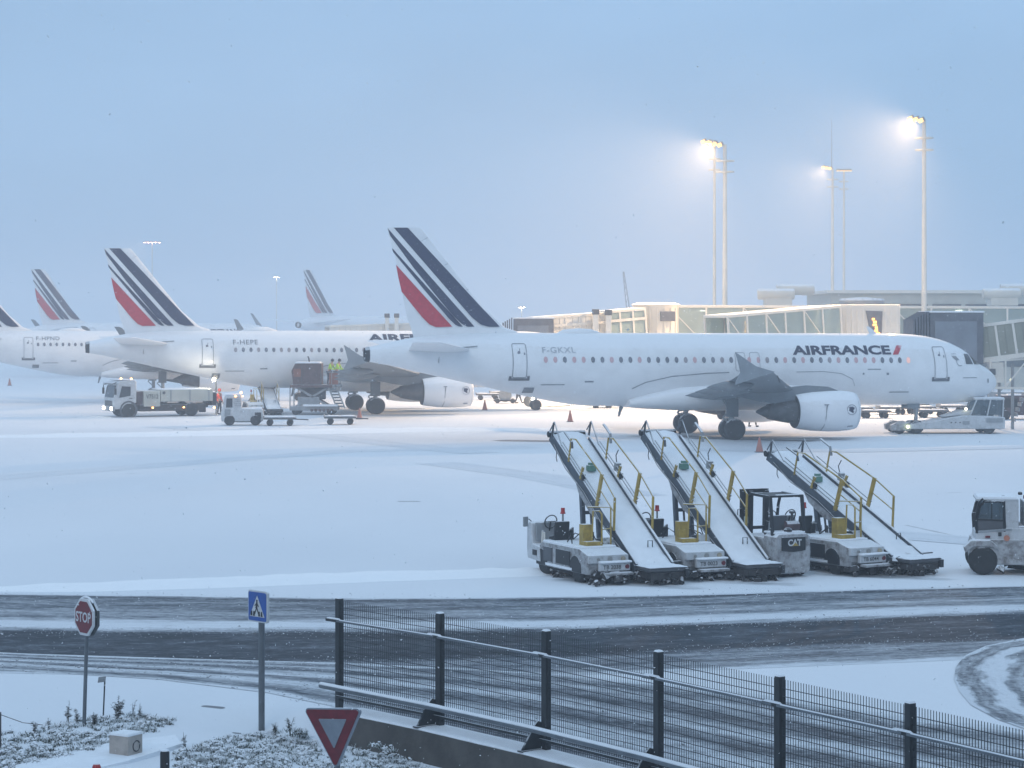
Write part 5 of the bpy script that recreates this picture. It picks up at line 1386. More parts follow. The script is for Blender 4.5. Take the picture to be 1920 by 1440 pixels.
MB().prism([(2.2, 1.0), (2.7, 1.0), (2.72, 1.1), (2.35, 1.15), (2.3, 1.6), (2.15, 1.6)], AX((0, -.3, 0)), .5).prism([(2.2, 1.0), (2.7, 1.0), (2.72, 1.1), (2.35, 1.15), (2.3, 1.6), (2.15, 1.6)], AX((0, .4, 0)), .5).build('seat', MAT['black'], tg, bevel=.04)
MB().box((2.6, -1.17, .78), (.95, .04, .25)).build('side_panel', MAT['panelgrey'], tg, smooth=None)
MB().box((.95, -1.17, .64), (.38, .04, .2)).build('side_panel', MAT['panelgrey'], tg, smooth=None)
for x in (.1, .35, .6): MB().cyl((x, -1.15, .66), (x, -1.18, .66), .04, None, 8).build('socket', MAT['dark'], tg)
for y in (-.85, .85):
    MB().prism([(-3.3, .18), (-2.2, .18), (-2.2, .66), (-2.9, .70), (-3.35, .5)], AX((0, y, 0)), .5).build('lifting_arm', MAT['dirtywhite'], tg, bevel=.04)
    for x in (-2.85, -1.85): road_wheel(tg, (x, y * 1.1, .36), .36, .3, (0, 1, 0))
    road_wheel(tg, (2.3, y * 1.15, .36), .36, .3, (0, 1, 0))
MB().lathe((-2.42, -1.16, .45), (0, -1, 0), [(0, .09), (.04, .09)], 10).build('lamp', M_LAMPG, tg) if False else MB().lathe((-2.42, -1.22, .42), (0, -1, 0), [(0, .08), (.04, .08)], 10).build('lamp', EM('tug_lamp', (.9, 1, .5), 9), tg)
MB().lathe((1.05, -.7, 1.42), (0, -1, 0), [(0, .07), (.04, .07)], 10).build('lamp', EM('tug_work_lamp', (1, .95, .6), 9), tg)

# dark plant and other gear behind the bridge and tails
gp = thing('ground_power_unit', 'dark ground power cart at the right edge behind the aircraft tug', 'power cart', G(1915, 786), R(-6))
MB().box((0, 0, .95), (3.2, 1.7, 1.3)).build('body', MAT['rust'], gp, bevel=.06)
MB().box((.2, 0, 1.62), (2.2, 1.4, .08)).build('roof_snow', MAT['snow'], gp, bevel=.03)
for x in (-.8, .7): MB().box((x, -.87, 1.1), (.9, .05, .6)).build('vent_panel', MAT['black'], gp, smooth=None)
for x in (-1.1, 1.1): road_wheel(gp, (x, -.75, .32), .32, .22, (0, 1, 0)); road_wheel(gp, (x, .75, .32), .32, .22, (0, 1, 0))
ld = thing('conveyor_cart', 'grey snowy cart with raised arm at the right edge under the bridge stairs', 'cart', G(1900, 760), R(4))
MB().box((0, 0, .8), (3.4, 1.6, .5)).build('bed', MAT['panelgrey'], ld, bevel=.04)
MB().box((0, 0, 1.08), (3.2, 1.5, .08)).build('snow_layer', MAT['snow'], ld, bevel=.03)
MB().bar((-1.2, 0, 1.0), (-.2, 0, 1.9), .14).build('arm', MAT['panelgrey'], ld, smooth=None)
MB().lathe((-.2, -.1, 1.95), (0, -1, 0), [(0, .09), (.05, .09)], 10).build('lamp', EM('cart_lamp', (1, .9, .55), 10), ld)
for x in (-1.1, 1.1): road_wheel(ld, (x, -.65, .3), .3, .2, (0, 1, 0)); road_wheel(ld, (x, .65, .3), .3, .2, (0, 1, 0))
hu = thing('hose_cart', 'cart with round hose reel beyond the nearest tail, beside a worker', 'cart', G(947, 756), R(0))
MB().lathe((0, -.3, .62), (0, 1, 0), [(0, .52), (.06, .52), (.06, .2), (.54, .2), (.54, .52), (.6, .52)], 20).build('hose_reel', MAT['panelgrey'], hu)
MB().box((0, 0, .22), (1.8, .9, .12)).bar((.9, 0, .25), (.9, 0, 1.1), .07).build('frame', MAT['dark'], hu, smooth=None)
for x in (-.6, .6): road_wheel(hu, (x, -.45, .2), .2, .12, (0, 1, 0))
lt = thing('work_light', 'round work light on a trolley shining under the nearest airliner tail', 'work light', G(997, 763), R(0))
MB().lathe((-.2, .2, .45), (0, -1, 0), [(0, .02), (.05, .40), (.5, .42), (.55, .02)], 18).build('drum', MAT['dark'], lt)
for x, z in ((.10, .58), (.28, .46)): MB().lathe((x, -.36, z), (.3, -1, 0), [(0, .14), (.05, .16), (.06, .02)], 14).build('lamp', MAT['lamp'], lt)
MB().tube([(.4, 0, .05), (1.2, -.2, .04), (2.2, .1, .04), (2.9, -.1, .12)], .03, 5).build('cable', MAT['black'], lt)
lt2 = thing('work_light', 'small bright lamp under the rear belly of the nearest airliner', 'work light', G(1074, 763), R(0))
MB().box((0, 0, .25), (.22, .22, .42)).build('stand', MAT['panelgrey'], lt2, bevel=.02)
MB().lathe((0, -.1, .42), (0, -1, .1), [(0, .12), (.05, .15), (.06, .02)], 14).build('lamp', MAT['lamp'], lt2)
for t_, e_ in ((lt, 250), (lt2, 160)):
    l_ = bpy.data.lights.new('work_lamp', 'POINT'); l_.energy = e_; l_.color = (1, .80, .55); l_.shadow_soft_size = .12
    o_ = bpy.data.objects.new('work_lamp', l_); COL.objects.link(o_); o_.parent = t_; o_.location = (.3, -.75, .6)
# hold light at the second airliner
hl = thing('hold_light', 'bright lamp glowing below the rear hold of the second airliner', 'work light', AT(402, 712, 157.6))
MB().box((.1, 0, .22), (.36, .25, .30)).build('housing', MAT['dark'], hl, bevel=.03)
MB().lathe((0, -.1, .0), (-.2, -1, .1), [(0, .10), (.05, .13), (.06, .02)], 14).build('lens', MAT['lamp'], hl)
MB().tube([(.1, 0, .1), (.12, .05, -1.2), (.1, .05, -3.0)], .04, 6).build('stand', MAT['dark'], hl)
l_ = bpy.data.lights.new('hold_lamp', 'POINT'); l_.energy = 150; l_.color = (1, .86, .62); l_.shadow_soft_size = .15
o_ = bpy.data.objects.new('hold_lamp', l_); COL.objects.link(o_); o_.parent = hl; o_.location = (-.1, -.35, -.05)

# cones
cm = MB().lathe((0, 0, .03), (0, 0, 1), [(0, .19), (.70, .035), (.71, .01)], 14).mesh('body', MAT['cone'], 40)
bm_ = MB().box((0, 0, .02), (.44, .44, .04)).mesh('base', MAT['black'], 40)
for (px, py, lab, dk) in [(909, 769, 'traffic cone standing just right of the second airliner engine', 1), (1069, 791, 'traffic cone behind the nearest loader tip, under the rear belly', 0), (1424, 848, 'traffic cone left of the rightmost belt loader tip', 0), (18, 723, 'lone traffic cone at the left picture edge', 1), (674, 786, 'traffic cone beside the second airliner main wheels', 0)]:
    c = thing('traffic_cone', lab, 'traffic cone', G(px, py), 0, 'traffic cones on the apron')
    link('body', cm, c); link('base', bm_, c)

# ------------------------------------------------------------------ people
def person(label, loc, rz, jacket, pose='stand', hood=False, scale=1.0):
    t = thing('person', label, 'person', loc, rz, 'ground crew')
    t.scale = (scale,) * 3
    def skin(name, pts, edges, mat, parent, sub=1):
        me = bpy.data.meshes.new(name); me.from_pydata([p[:3] for p in pts], edges, [])
        me.materials.append(mat)
        o = link(name, me, parent)
        sk = o.modifiers.new('skin', 'SKIN'); sk.use_smooth_shade = True
        for v, p in zip(me.skin_vertices[0].data, pts): v.radius = (p[3], p[4] if len(p) > 4 else p[3])
        me.skin_vertices[0].data[0].use_root = True
        s = o.modifiers.new('sub', 'SUBSURF'); s.levels = sub; s.render_levels = sub
        return o
    lean = .0; sx = .10
    if pose == 'lean': lean = .22
    if pose == 'walk': sx = .11
    st = .16 if pose == 'walk' else .03
    H = lambda z: lean * max(0, (z - .95)) / .6     # forward shift
    F = -1
    arm = {'stand': ((.27, .03, 1.12), (.25, -.10, .88)), 'lean': ((.28, -.28, 1.10), (.18, -.52, 1.05)), 'walk': ((.27, .06, 1.12), (.24, -.08, .88))}[pose]
    pts = [(0, 0, .96, .14, .11), (0, F * H(1.2), 1.18, .14, .10), (0, F * H(1.42), 1.42, .16, .10), (0, F * H(1.54), 1.53, .055), (0, F * (H(1.6) + .03), 1.66, .085, .10), (0, F * (H(1.7) + .03), 1.75, .06, .07)]
    ed = [(0, 1), (1, 2), (2, 3), (3, 4), (4, 5)]
    for s in (-1, 1):
        i = len(pts)
        pts += [(s * .19, F * H(1.44), 1.43, .06), (s * arm[0][0], arm[0][1] + F * H(1.1) * .6, arm[0][2], .045), (s * arm[1][0], arm[1][1] + F * H(1.1) * .5, arm[1][2], .036), (s * arm[1][0] * .95, arm[1][1] - .05, arm[1][2] - .09, .034)]
        ed += [(2, i), (i, i + 1), (i + 1, i + 2), (i + 2, i + 3)]
        j = len(pts)
        pts += [(s * sx, 0, .86, .085), (s * (sx + .01), -s * st * .7 - .02, .48, .06), (s * (sx + .01), -s * st * 1.6, .09, .045), (s * (sx + .02), -s * st * 1.6 - .16, .045, .04)]
        ed += [(0, j), (j, j + 1), (j + 1, j + 2), (j + 2, j + 3)]
    body = skin('body', pts, ed, MAT['skin'], t)
    k = 1.16
    jp = [(a[0], a[1], a[2], a[3] * k, (a[4] if len(a) > 4 else a[3]) * k) for a in pts]
    tor = [0, 1, 2, 6, 7, 8, 14, 15, 16]
    m = {o: n for n, o in enumerate(tor)}
    skin('jacket', [jp[i] for i in tor], [(m[a], m[b]) for a, b in ed if a in m and b in m], jacket, t)
    leg = [0, 10, 11, 12, 18, 19, 20]; m = {o: n for n, o in enumerate(leg)}
    skin('trousers', [jp[i] for i in leg], [(m[a], m[b]) for a, b in ed if a in m and b in m], MAT['cloth'], t)
    hd = pts[4]
    MB().lathe((hd[0], hd[1] + .005, 1.66), (0, 0, 1), [(-.04, .112), (.04, .118), (.10, .10), (.14, .05), (.15, .01)], 14).build('hood' if hood else 'cap', jacket if hood else MAT['cloth'], t)
    for s in (-1, 1):
        f = pts[13] if s < 0 else pts[21]
        MB().box((f[0], f[1] + .04, .05), (.10, .28, .10)).build('boot', MAT['black'], t, bevel=.03)
        h = pts[9] if s < 0 else pts[17]
        g = MB()
        for q in range(4): g.tube([(h[0] - .03 + .02 * q, h[1] - .01, h[2] - .01), (h[0] - .03 + .02 * q, h[1] - .03, h[2] - .06 - .01 * (q in (1, 2))), (h[0] - .03 + .02 * q, h[1] - .05, h[2] - .09)], .009, 5)
        g.tube([(h[0] - s * .03, h[1], h[2] + .01), (h[0] - s * .055, h[1] - .03, h[2] - .03)], .01, 5)
        g.build('glove', MAT['cloth'], t)
    return t
person('worker in red orange jacket and dark trousers behind the flatbed truck', G(411, 777), R(60), MAT['orange'], 'stand', True)
person('left of two workers in yellow jackets leaning over on the cargo loader platform', G(590, 777) + Vector((1.02, -.35, 2.07)), R(70), MAT['hivis'], 'lean')
person('right of two workers in yellow jackets on the cargo loader platform', G(590, 777) + Vector((1.50, -.30, 2.07)), R(75), MAT['hivis'], 'lean')
person('worker seen from the waist down, bending under the nearest airliner tail', G(972, 756), R(90), MAT['cloth'], 'walk')
person('worker whose legs show below the nearest engine, behind it', G(1411, 800), R(20), MAT['cloth'], 'walk')
# ------------------------------------------------------------------ fence on its wall
def TZ(px, py):
    z = 0.0
    for _ in range(6):
        p = G(px, py, z); z = terrain(p.x, p.y)
    return G(px, py, z)
FP = [Vector((a, b, 0)) for a, b in FENCE]
def fence_dir(i):
    a, b = FP[max(0, i - 1)], FP[min(len(FP) - 1, i + 1)]
    return (b - a).normalized()
FRONT = [Vector((d.y, -d.x, 0)) for d in (fence_dir(i) for i in range(len(FP)))]      # towards the camera side
FTOP = 1.905
wl = thing('retaining_wall', 'low stained concrete wall with snow on top, carrying the wire fence', 'wall')
pre = FP[0] + fence_dir(0) * .50
line = [pre] + FP[1:] ; fr = FRONT
top = MB(); body = MB()
rings = []; snow_r = []
rw = random.Random(3)
pts = []
for i in range(len(line) - 1):
    for k in range(12): pts.append((line[i].lerp(line[i + 1], k / 12), fr[i].lerp(fr[i + 1], k / 12).normalized()))
pts.append((line[-1], fr[-1]))
for p, n in pts:
    j = rw.uniform(-.006, .006)
    rings.append([p - n * .10 + Vector((0, 0, -.7)), p + n * .42 + Vector((0, 0, -.7)), p + n * (.42 + j) + Vector((0, 0, WALL_TOP)), p - n * .10 + Vector((0, 0, WALL_TOP))])
    e = rw.uniform(-.015, .012)
    snow_r.append([p - n * .10 + Vector((0, 0, WALL_TOP + .002)), p + n * (.40 + e) + Vector((0, 0, WALL_TOP + .002)), p + n * (.385 + e) + Vector((0, 0, WALL_TOP + .022 + rw.uniform(0, .006))), p + n * .2 + Vector((0, 0, WALL_TOP + .034)), p - n * .09 + Vector((0, 0, WALL_TOP + .03))])
body.loft(rings).build('concrete', MAT['concrete'], wl, smooth=30)
top.loft(snow_r).build('snow_layer', MAT['snow'], wl, smooth=50)

fn = thing('wire_fence', 'dark steel wire mesh fence with posts and a thick guard pipe on the low wall', 'fence')
post = MB().box((0, 0, (FTOP - WALL_TOP) / 2 - .15), (.095, .095, FTOP - WALL_TOP + .30)).mesh('post', MAT['post'], 30)
pcap = MB().box((0, 0, FTOP - WALL_TOP + .012), (.10, .10, .022), taper=.7).mesh('snow_cap', MAT['snow'], 30)
brk = MB().box((-.06, -.075, 1.40), (.36, .05, .045)).mesh('rail_bracket', MAT['post'], 30)
bsn = MB().box((-.06, -.075, 1.432), (.33, .05, .02), taper=.8).mesh('snow_cap', MAT['snow'], 30)
tri = MB().prism([(-.36, 0), (.0, 0), (.0, .40), (-.06, .42), (-.12, .36)], AY((0, 0, 0)), .035)
tri.box((0, -.18, .01), (.12, .40, .02))
trim_ = tri.mesh('pipe_bracket', MAT['post'], 30)
for i, p in enumerate(FP):
    d = fence_dir(i); a = math.atan2(d.y, d.x)
    o = link('post', post, fn, p + Vector((0, 0, WALL_TOP)), (0, 0, a))
    link('snow_cap', pcap, o)
    b_ = link('rail_bracket', brk, fn, p + Vector((0, 0, WALL_TOP)), (0, 0, a)); link('snow_cap', bsn, b_)
    if i >= 1: link('pipe_bracket', trim_, fn, p + Vector((0, 0, WALL_TOP + .02)) - d * .10 + FRONT[i] * .03, (0, 0, a))
for i in range(len(FP) - 1):
    a, b = FP[i], FP[i + 1]; d = (b - a); L = d.length; d.normalize(); n = Vector((d.y, -d.x, 0))
    m = MB(); z0, z1 = WALL_TOP + .06, FTOP - .03
    k = int((L - .12) / .0505)
    for q in range(k + 1):
        p = a + d * (.06 + (L - .12) * q / k)
        m.bar(p + Vector((0, 0, z0)), p + Vector((0, 0, z1)), .0085)
    zz = z0 + .05
    while zz < z1 - .03:
        m.bar(a + d * .05 + Vector((0, 0, zz)) + n * .006, b - d * .05 + Vector((0, 0, zz)) + n * .006, .0085); zz += .10
    tag(m.build('mesh_panel', MAT['wire'], fn, smooth=None), kind='stuff')
    r0, r1 = a + n * .085 + Vector((0, 0, WALL_TOP + 1.40)), b + n * .085 + Vector((0, 0, WALL_TOP + 1.40))
    rl = MB().bar(r0 + d * .05, r1 - d * .05, .035, .03).build('top_rail', MAT['galv'], fn, smooth=None)
    MB().bar(r0 + d * .06 + Vector((0, 0, .02)), r1 - d * .06 + Vector((0, 0, .02)), .026, .012).build('rail_snow', MAT['snow'], rl, smooth=None)
    e0 = a - d * (.10 if i == 0 else 0)
    q0, q1 = e0 + n * .30 + Vector((0, 0, .51)), b + n * .30 + Vector((0, 0, .51))
    pp = MB().cyl(q0, q1, .046, None, 14).build('guard_pipe', MAT['galv'], fn, smooth=60)
    sn = MB(); rings = []
    for k in range(17):
        c = q0.lerp(q1, k / 16)
        rings.append([c + n * (.034 * math.cos(t)) + Vector((0, 0, .030 + (.026 + rw.uniform(0, .006)) * math.sin(t))) for t in (0, .7, 1.57, 2.4, 3.14)])
    sn.loft(rings, closed=True).build('pipe_snow', MAT['snow'], pp, smooth=70)
    MB().bar(a + n * .06 + Vector((0, 0, WALL_TOP + .17)), b + n * .06 + Vector((0, 0, WALL_TOP + .17)), .03, .035).build('lower_rail', MAT['post'], fn, smooth=None)

# ------------------------------------------------------------------ signs
def octagon(r):
    return [(r * math.cos(R(22.5 + 45 * k)), r * math.sin(R(22.5 + 45 * k))) for k in range(8)]
p = TZ(157, 1360)
st = thing('stop_sign', 'red octagonal sign on a thin grey post at the left road edge', 'road sign', p, R(-49))
MB().cyl((0, 0, -.2), (.03, .05, 1.78), .030, None, 12).build('post', MAT['galv'], st)
zc = 1.72
MB().prism(octagon(.315), AX((.03, 0, zc)), .035).build('sign_plate', MAT['signwhite'], st, bevel=.006)
MB().prism(octagon(.315), AX((.03, .075, zc)), .05).build('back_sign', MAT['signback'], st, bevel=.006)
MB().prism(octagon(.268), AX((.03, -.021, zc)), .008).build('sign_face', MAT['signred'], st, smooth=None)
flat_text('STOP', .165, AX((.03, -.027, zc)), 'sign_word', MAT['signwhite'], st, .022, .86)
MB().tube([(.03 + .318 * math.cos(R(a)), .03, zc + .318 * math.sin(R(a))) for a in range(50, 131, 10)], .016, 5).build('snow_cap', MAT['snow'], st)

p = TZ(485, 1372)
ps = thing('crossing_sign', 'blue square pedestrian crossing sign on a thick grey post', 'road sign', p, R(-46))
MB().cyl((0, .06, -.25), (0, .06, 1.80), .052, None, 14).build('post', MAT['galv'], ps)
zc = 2.03
def rsq(s, r):
    out = []
    for cx, cy, a0 in ((s - r, s - r, 0), (r - s, s - r, 90), (r - s, r - s, 180), (s - r, r - s, 270)):
        for k in range(5): out.append((cx + r * math.cos(R(a0 + 22.5 * k)), cy + r * math.sin(R(a0 + 22.5 * k))))
    return out
MB().prism(rsq(.255, .04), AX((0, 0, zc)), .045).build('sign_plate', MAT['signwhite'], ps, bevel=.005)
MB().prism(rsq(.232, .03), AX((0, -.025, zc)), .008).build('sign_face', MAT['signblue'], ps, smooth=None)
MB().prism([(-.19, -.165), (.19, -.165), (0, .175)], AX((0, -.031, zc)), .008).build('white_triangle', MAT['signwhite'], ps, smooth=None)
w = MB()
for k, x in enumerate((-.150, -.085, .055, .120)):
    w.prism([(x - .018, -.155), (x + .030, -.155), (x + .020 - .15 * (x) * .3, -.075), (x - .008 - .15 * x * .3, -.075)], AX((0, -.037, zc)), .006)
w.build('zebra_bars', MAT['black'], ps, smooth=None)
f = MB().lathe(Vector((0, -.036, zc + .095)), (0, -1, 0), [(0, .02), (.004, .02)], 10)
for a, b_, wd in (((0, .075), (-.005, -.01), .036), ((0, .06), (-.055, .01), .016), ((.0, .06), (.05, .0), .016), ((-.005, -.01), (-.055, -.12), .02), ((-.005, -.01), (.045, -.12), .02), ((-.035, -.02), (.0, .02), .016)):
    f.bar((a[0], -.037, zc + a[1]), (b_[0], -.037, zc + b_[1]), .006, wd, (b_[1] - a[1], 0, a[0] - b_[0]))
f.build('walking_figure', MAT['black'], ps, smooth=None)
MB().box((0, 0, zc + .262), (.46, .05, .018), taper=.85).build('snow_cap', MAT['snow'], ps, bevel=.006)

d = 28.1
yp = AT(627, 1366, d)
ys = thing('yield_sign', 'red bordered inverted triangle sign with grey centre, cut by the bottom edge', 'road sign', (yp.x, d, terrain(yp.x, d)), R(-30))
zc = yp.z - terrain(yp.x, d)
def rtri(r, rad):
    out = []
    for a in (30, 150, 270):
        c = Vector((math.cos(R(a)), math.sin(R(a)))) * (r - 2 * rad)
        for k in range(5): out.append((c.x + rad * math.cos(R(a - 60 + 30 * k)), c.y + rad * math.sin(R(a - 60 + 30 * k))))
    return out
rot = Matrix.Rotation(R(-4.2), 4, 'Y')
Y4 = lambda y: Matrix.Translation((0, 0, zc)) @ rot @ AX((0, y, 0))
MB().prism(rtri(.505, .045), Y4(0), .045).build('sign_plate', MAT['signgrey'], ys, bevel=.006)
MB().prism(rtri(.470, .03), Y4(-.025), .008).build('sign_face', MAT['signred'], ys, smooth=None)
MB().prism(rtri(.240, .008), Y4(-.031), .008).build('sign_centre', MAT['signgrey'], ys, smooth=None)
MB().cyl((0, .07, -.3), (0, .07, zc + .15), .032, None, 12).build('post', MAT['galv'], ys)

p = TZ(193, 1346)
mk = thing('marker_plate', 'tiny grey marker plate on a thin stake right of the octagonal sign', 'marker', p, R(10))
MB().cyl((0, 0, -.1), (.03, 0, .60), .012, None, 8).build('stake', MAT['dark'], mk)
MB().prism([(-.075, -.045), (.05, -.03), (.06, .055), (-.06, .05)], AX((-.01, -.02, .62)), .02).build('plate', MAT['panelgrey'], mk, bevel=.004)

p = TZ(236, 1417)
cb = thing('concrete_block', 'small snow topped concrete block with a round dark hole in its side', 'concrete block', p, R(-30))
MB().box((0, 0, .15), (.36, .34, .34)).build('body', MAT['block'], cb, bevel=.015)
MB().box((0, 0, .335), (.37, .35, .04), taper=.9).build('snow_layer', MAT['snow'], cb, bevel=.012)
MB().lathe((.181, .02, .16), (1, 0, 0), [(-.03, .085), (.006, .085), (.006, .070), (-.02, .066), (-.02, .0)], 20).build('hole', MAT['dark'], cb)

bl = AT(309, 1408, 30.2)
bo = thing('bollard', 'black bollard with reflective dots rising from the bottom edge', 'bollard', (bl.x, 30.2, terrain(bl.x, 30.2)))
hb = bl.z - terrain(bl.x, 30.2)
MB().lathe((0, 0, -.1), (0, 0, 1), [(0, .062), (hb + .08, .062), (hb + .10, .05)], 18).build('tube', MAT['black'], bo)
MB().lathe((0, 0, hb), (0, 0, 1), [(0, .056), (.018, .045), (.022, .01)], 14).build('snow_cap', MAT['snow'], bo)
for z in (.16, .30): MB().cyl((.035, -.05, hb - z), (.037, -.056, hb - z), .009, None, 8).build('reflector', MAT['signwhite'], bo)

bl = AT(181, 1433, 29.5)
rb = thing('marker_post', 'red topped post just peeping in at the bottom edge', 'marker', (bl.x, 29.5, terrain(bl.x, 29.5)))
hb = bl.z - terrain(bl.x, 29.5)
MB().lathe((0, 0, -.1), (0, 0, 1), [(0, .05), (hb - .06, .05)], 12).build('tube', MAT['panelgrey'], rb)
MB().lathe((0, 0, hb - .17), (0, 0, 1), [(0, .058), (.14, .056), (.17, .04)], 14).build('red_cap', MAT['redlamp'], rb)

p = TZ(1, 1402)
wp = thing('wire_stake', 'thin dark stake with a sagging wire at the left picture edge', 'stake', p)
MB().cyl((0, 0, -.1), (0, 0, .54), .012, None, 8).build('stake', MAT['dark'], wp)
q = TZ(82, 1362) - p
MB().tube([(0, 0, .50), (q.x * .5, q.y * .5, .22 + q.z * .5), (q.x, q.y, q.z + .02)], .006, 5).build('wire', MAT['dark'], wp)

ks = thing('kerb_slab', 'snow covered slab edge with a dark joint under the concrete block', 'kerb')
kp = [TZ(30, 1440), TZ(120, 1422), TZ(205, 1398), TZ(330, 1383)]
km = MB()
for i in range(3): km.bar(kp[i] + Vector((0, 0, .0)), kp[i + 1] + Vector((0, 0, .0)), .05, .07)
km.build('edge', MAT['concrete'], ks, smooth=None)
k2 = [TZ(20, 1480), TZ(130, 1458), TZ(240, 1432), TZ(340, 1400)]
sl = MB()
for i in range(3):
    a, b_, c, e = kp[i], kp[i + 1], k2[i + 1], k2[i]
    up_ = Vector((0, 0, .045)); sl.add([v + up_ for v in (a, b_, c, e)] + [v - up_ for v in (a, b_, c, e)], [(0, 1, 2, 3), (7, 6, 5, 4), (0, 4, 5, 1), (1, 5, 6, 2), (2, 6, 7, 3), (3, 7, 4, 0)])
sl.build('snow_layer', MAT['snow'], ks, smooth=40)

# ------------------------------------------------------------------ weeds and frosted grass
def weed(label, px, py, h, seed, n=5, bushy=1.0):
    r = random.Random(seed); t = thing('weed', label, 'weed', TZ(px, py), r.uniform(0, 6), 'dry weeds on the verge')
    s = MB(); lf = MB()
    for k in range(n):
        a = r.uniform(0, 6.28); sp = r.uniform(.05, .30) * h * bushy; hh = h * r.uniform(.55, 1.0)
        p0 = Vector((r.uniform(-.03, .03), r.uniform(-.03, .03), -.03)); p1 = Vector((math.cos(a) * sp * .4, math.sin(a) * sp * .4, hh * .55)); p2 = Vector((math.cos(a) * sp, math.sin(a) * sp, hh))
        s.tube([p0, p1, p2], [.006, .004, .002], 4)
        for q in range(int(22 * bushy)):
            f = r.uniform(.25, 1.0)
            c = p0.lerp(p1, f / .55) if f < .55 else p1.lerp(p2, (f - .55) / .45)
            b = r.uniform(0, 6.28); l = r.uniform(.03, .075) * (1.25 - .5 * f); dv = Vector((math.cos(b), math.sin(b), r.uniform(-.5, .6))) * l
            w_ = Vector((-math.sin(b), math.cos(b), r.uniform(-.3, .3))) * l * .36
            lf.add([c, c + dv * .5 + w_, c + dv, c + dv * .5 - w_], [(0, 1, 2, 3)])
    s.build('stem', MAT['weed'], t); tag(lf.build('leaves', MAT['weed'], t, smooth=None), kind='stuff')
for k, (px, py, hpx, n, bu, lab) in enumerate([(128, 1354, 44, 5, .9, 'sparse weed just left of the octagonal sign post'), (144, 1356, 30, 4, .8, 'short weed hugging the left of the octagonal sign post'), (222, 1348, 47, 12, 1.3, 'bushiest weed, right of the tiny marker stake'),
        (249, 1346, 38, 2, .5, 'single upright stalk right of the bushiest weed'), (260, 1346, 34, 3, .7, 'forked stalk, rightmost of the weeds by the octagonal sign'), (66, 1376, 26, 4, .9, 'low brownish weed left of the octagonal sign'), (90, 1364, 18, 3, .6, 'lowest small weed between the brownish one and the sign'),
        (178, 1360, 26, 6, 1.2, 'small bushy weed right of the octagonal sign post'), (517, 1376, 24, 4, .9, 'low weed just right of the crossing sign post'), (543, 1376, 32, 5, .9, 'taller weed between the crossing sign and the triangle sign'), (345, 1402, 30, 3, .5, 'thin bent stalks right of the concrete block')]):
    weed(lab, px, py, hpx / 118.0, 40 + k, n, bu)

def inpoly(x, y, P):
    c = False; j = len(P) - 1
    for i in range(len(P)):
        if (P[i][1] > y) != (P[j][1] > y) and x < (P[j][0] - P[i][0]) * (y - P[i][1]) / (P[j][1] - P[i][1]) + P[i][0]: c = not c
        j = i
    return c
POLY = [[(-60, 1380), (60, 1370), (110, 1356), (200, 1346), (268, 1340), (335, 1354), (285, 1372), (205, 1385), (196, 1404), (120, 1424), (40, 1442), (-60, 1470)], [(335, 1412), (420, 1384), (500, 1374), (560, 1368), (585, 1388), (640, 1470), (330, 1470)], [(680, 1392), (740, 1408), (800, 1445), (820, 1475), (640, 1475), (620, 1420)]]
rg_ = random.Random(21); gm_ = MB(); sm_ = MB()
cl = [(rg_.choice(POLY)) for _ in range(3)]
clumps = []
while len(clumps) < 980:
    P_ = POLY[0] if rg_.random() < .5 else (POLY[1] if rg_.random() < .75 else POLY[2])
    x = rg_.uniform(min(a[0] for a in P_), max(a[0] for a in P_)); y = rg_.uniform(min(a[1] for a in P_), max(a[1] for a in P_))
    if inpoly(x, y, P_): clumps.append((TZ(x, y), rg_.uniform(.05, .14)))
for c, s in clumps:
    for q in range(34):
        a = rg_.uniform(0, 6.28); rr = s * math.sqrt(rg_.random()); b0 = c + Vector((math.cos(a) * rr, math.sin(a) * rr, -.01))
        l = rg_.uniform(.03, .10); b = rg_.uniform(0, 6.28); dv = Vector((math.cos(b) * .8, math.sin(b) * .8, rg_.uniform(.35, 1.0))) * l
        w_ = Vector((-math.sin(b), math.cos(b), 0)) * .006
        gm_.add([b0 - w_, b0 + w_, b0 + dv * .6 + w_ * .8 + Vector((0, 0, .01)), b0 + dv * .6 - w_ * .8 + Vector((0, 0, .01)), b0 + dv], [(0, 1, 2, 3), (3, 2, 4)])
    if rg_.random() < .62:
        for q in range(4):
            a = rg_.uniform(0, 6.28); rr = s * rg_.random(); z = rg_.uniform(.02, .07)
            sm_.box(c + Vector((math.cos(a) * rr, math.sin(a) * rr, z)), (rg_.uniform(.02, .06), rg_.uniform(.02, .05), rg_.uniform(.008, .02)), rg_.uniform(0, 3), rg_.uniform(-.4, .4), rg_.uniform(-.4, .4), .7)
tag(gm_.build('verge_grass', MAT['grass'], None, smooth=None), kind='stuff')
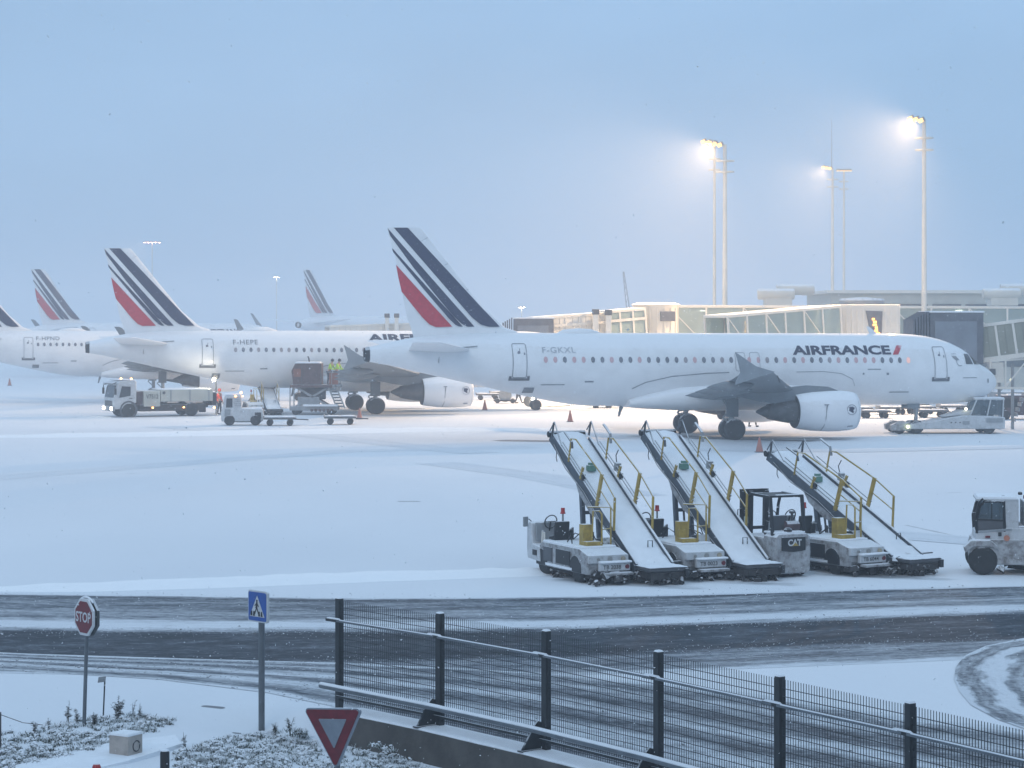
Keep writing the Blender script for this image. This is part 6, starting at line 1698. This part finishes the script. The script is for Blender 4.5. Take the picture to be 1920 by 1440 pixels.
tag(sm_.build('verge_snow', MAT['snow'], None, smooth=None), kind='stuff')

# slush lumps thrown up beside the wheel tracks
sl_ = MB(); rs = random.Random(9)
for k in range(5200):
    q = rs.random(); px = rs.uniform(-150, 2070)
    if q < .30: py = float(np.interp(px, pxs, yU)) + rs.gauss(-1, 5)
    elif q < .55: py = float(np.interp(px, pxs, yL)) + rs.gauss(5, 8)
    elif q < .70: py = float(np.interp(px, pxs, yT)) + rs.gauss(8, 8)
    else:
        t = rs.random(); i = rs.randrange(2, len(near) - 2); v = rs.choice((.02, .24, .34, .55, .74, .90)) + rs.gauss(0, .03)
        a = Vector(near[i]).lerp(Vector(near[i + 1]), t); b_ = Vector(far[i]).lerp(Vector(far[i + 1]), t); c = a.lerp(b_, v); py = None
    c = G(px, py) if py else Vector((c.x, c.y, 0)); s = rs.uniform(.006, .022) * (2.0 if rs.random() < .04 else 1)
    sl_.box((c.x, c.y, .012 + s * .2), (s * rs.uniform(.8, 2.2), s, s * .45), rs.uniform(0, 3), rs.uniform(-.4, .4), rs.uniform(-.4, .4), .6)
slm = M('slush_lump', (.16, .175, .20), .8, var=.6, scale=9, snow=.45)
tag(sl_.build('slush_lumps', slm, None, smooth=None), kind='stuff')

# falling snow
fm = MB(); rf = random.Random(77)
for k in range(56000):
    d = 12 + 128 * rf.random() ** .7
    half = .26 * d + 3
    x = rf.uniform(-half, half); z = rf.uniform(.1, min(18, 6.4 + .16 * d))
    s = rf.uniform(.005, .011)
    q = [Vector((rf.gauss(0, 1), rf.gauss(0, 1), rf.gauss(0, 1))).normalized() * s for _ in range(4)]
    c = Vector((x, d, z))
    fm.add([c + v for v in q], [(0, 1, 2), (0, 2, 3), (0, 3, 1), (1, 3, 2)])
flm = bpy.data.materials.new('snowflake'); flm.use_nodes = True
flm.node_tree.nodes['Principled BSDF'].inputs['Base Color'].default_value = (.9, .92, .95, 1)
flm.node_tree.nodes['Principled BSDF'].inputs['Roughness'].default_value = .9
tag(fm.build('falling_snow', flm, None, smooth=None, recalc=True), kind='stuff')
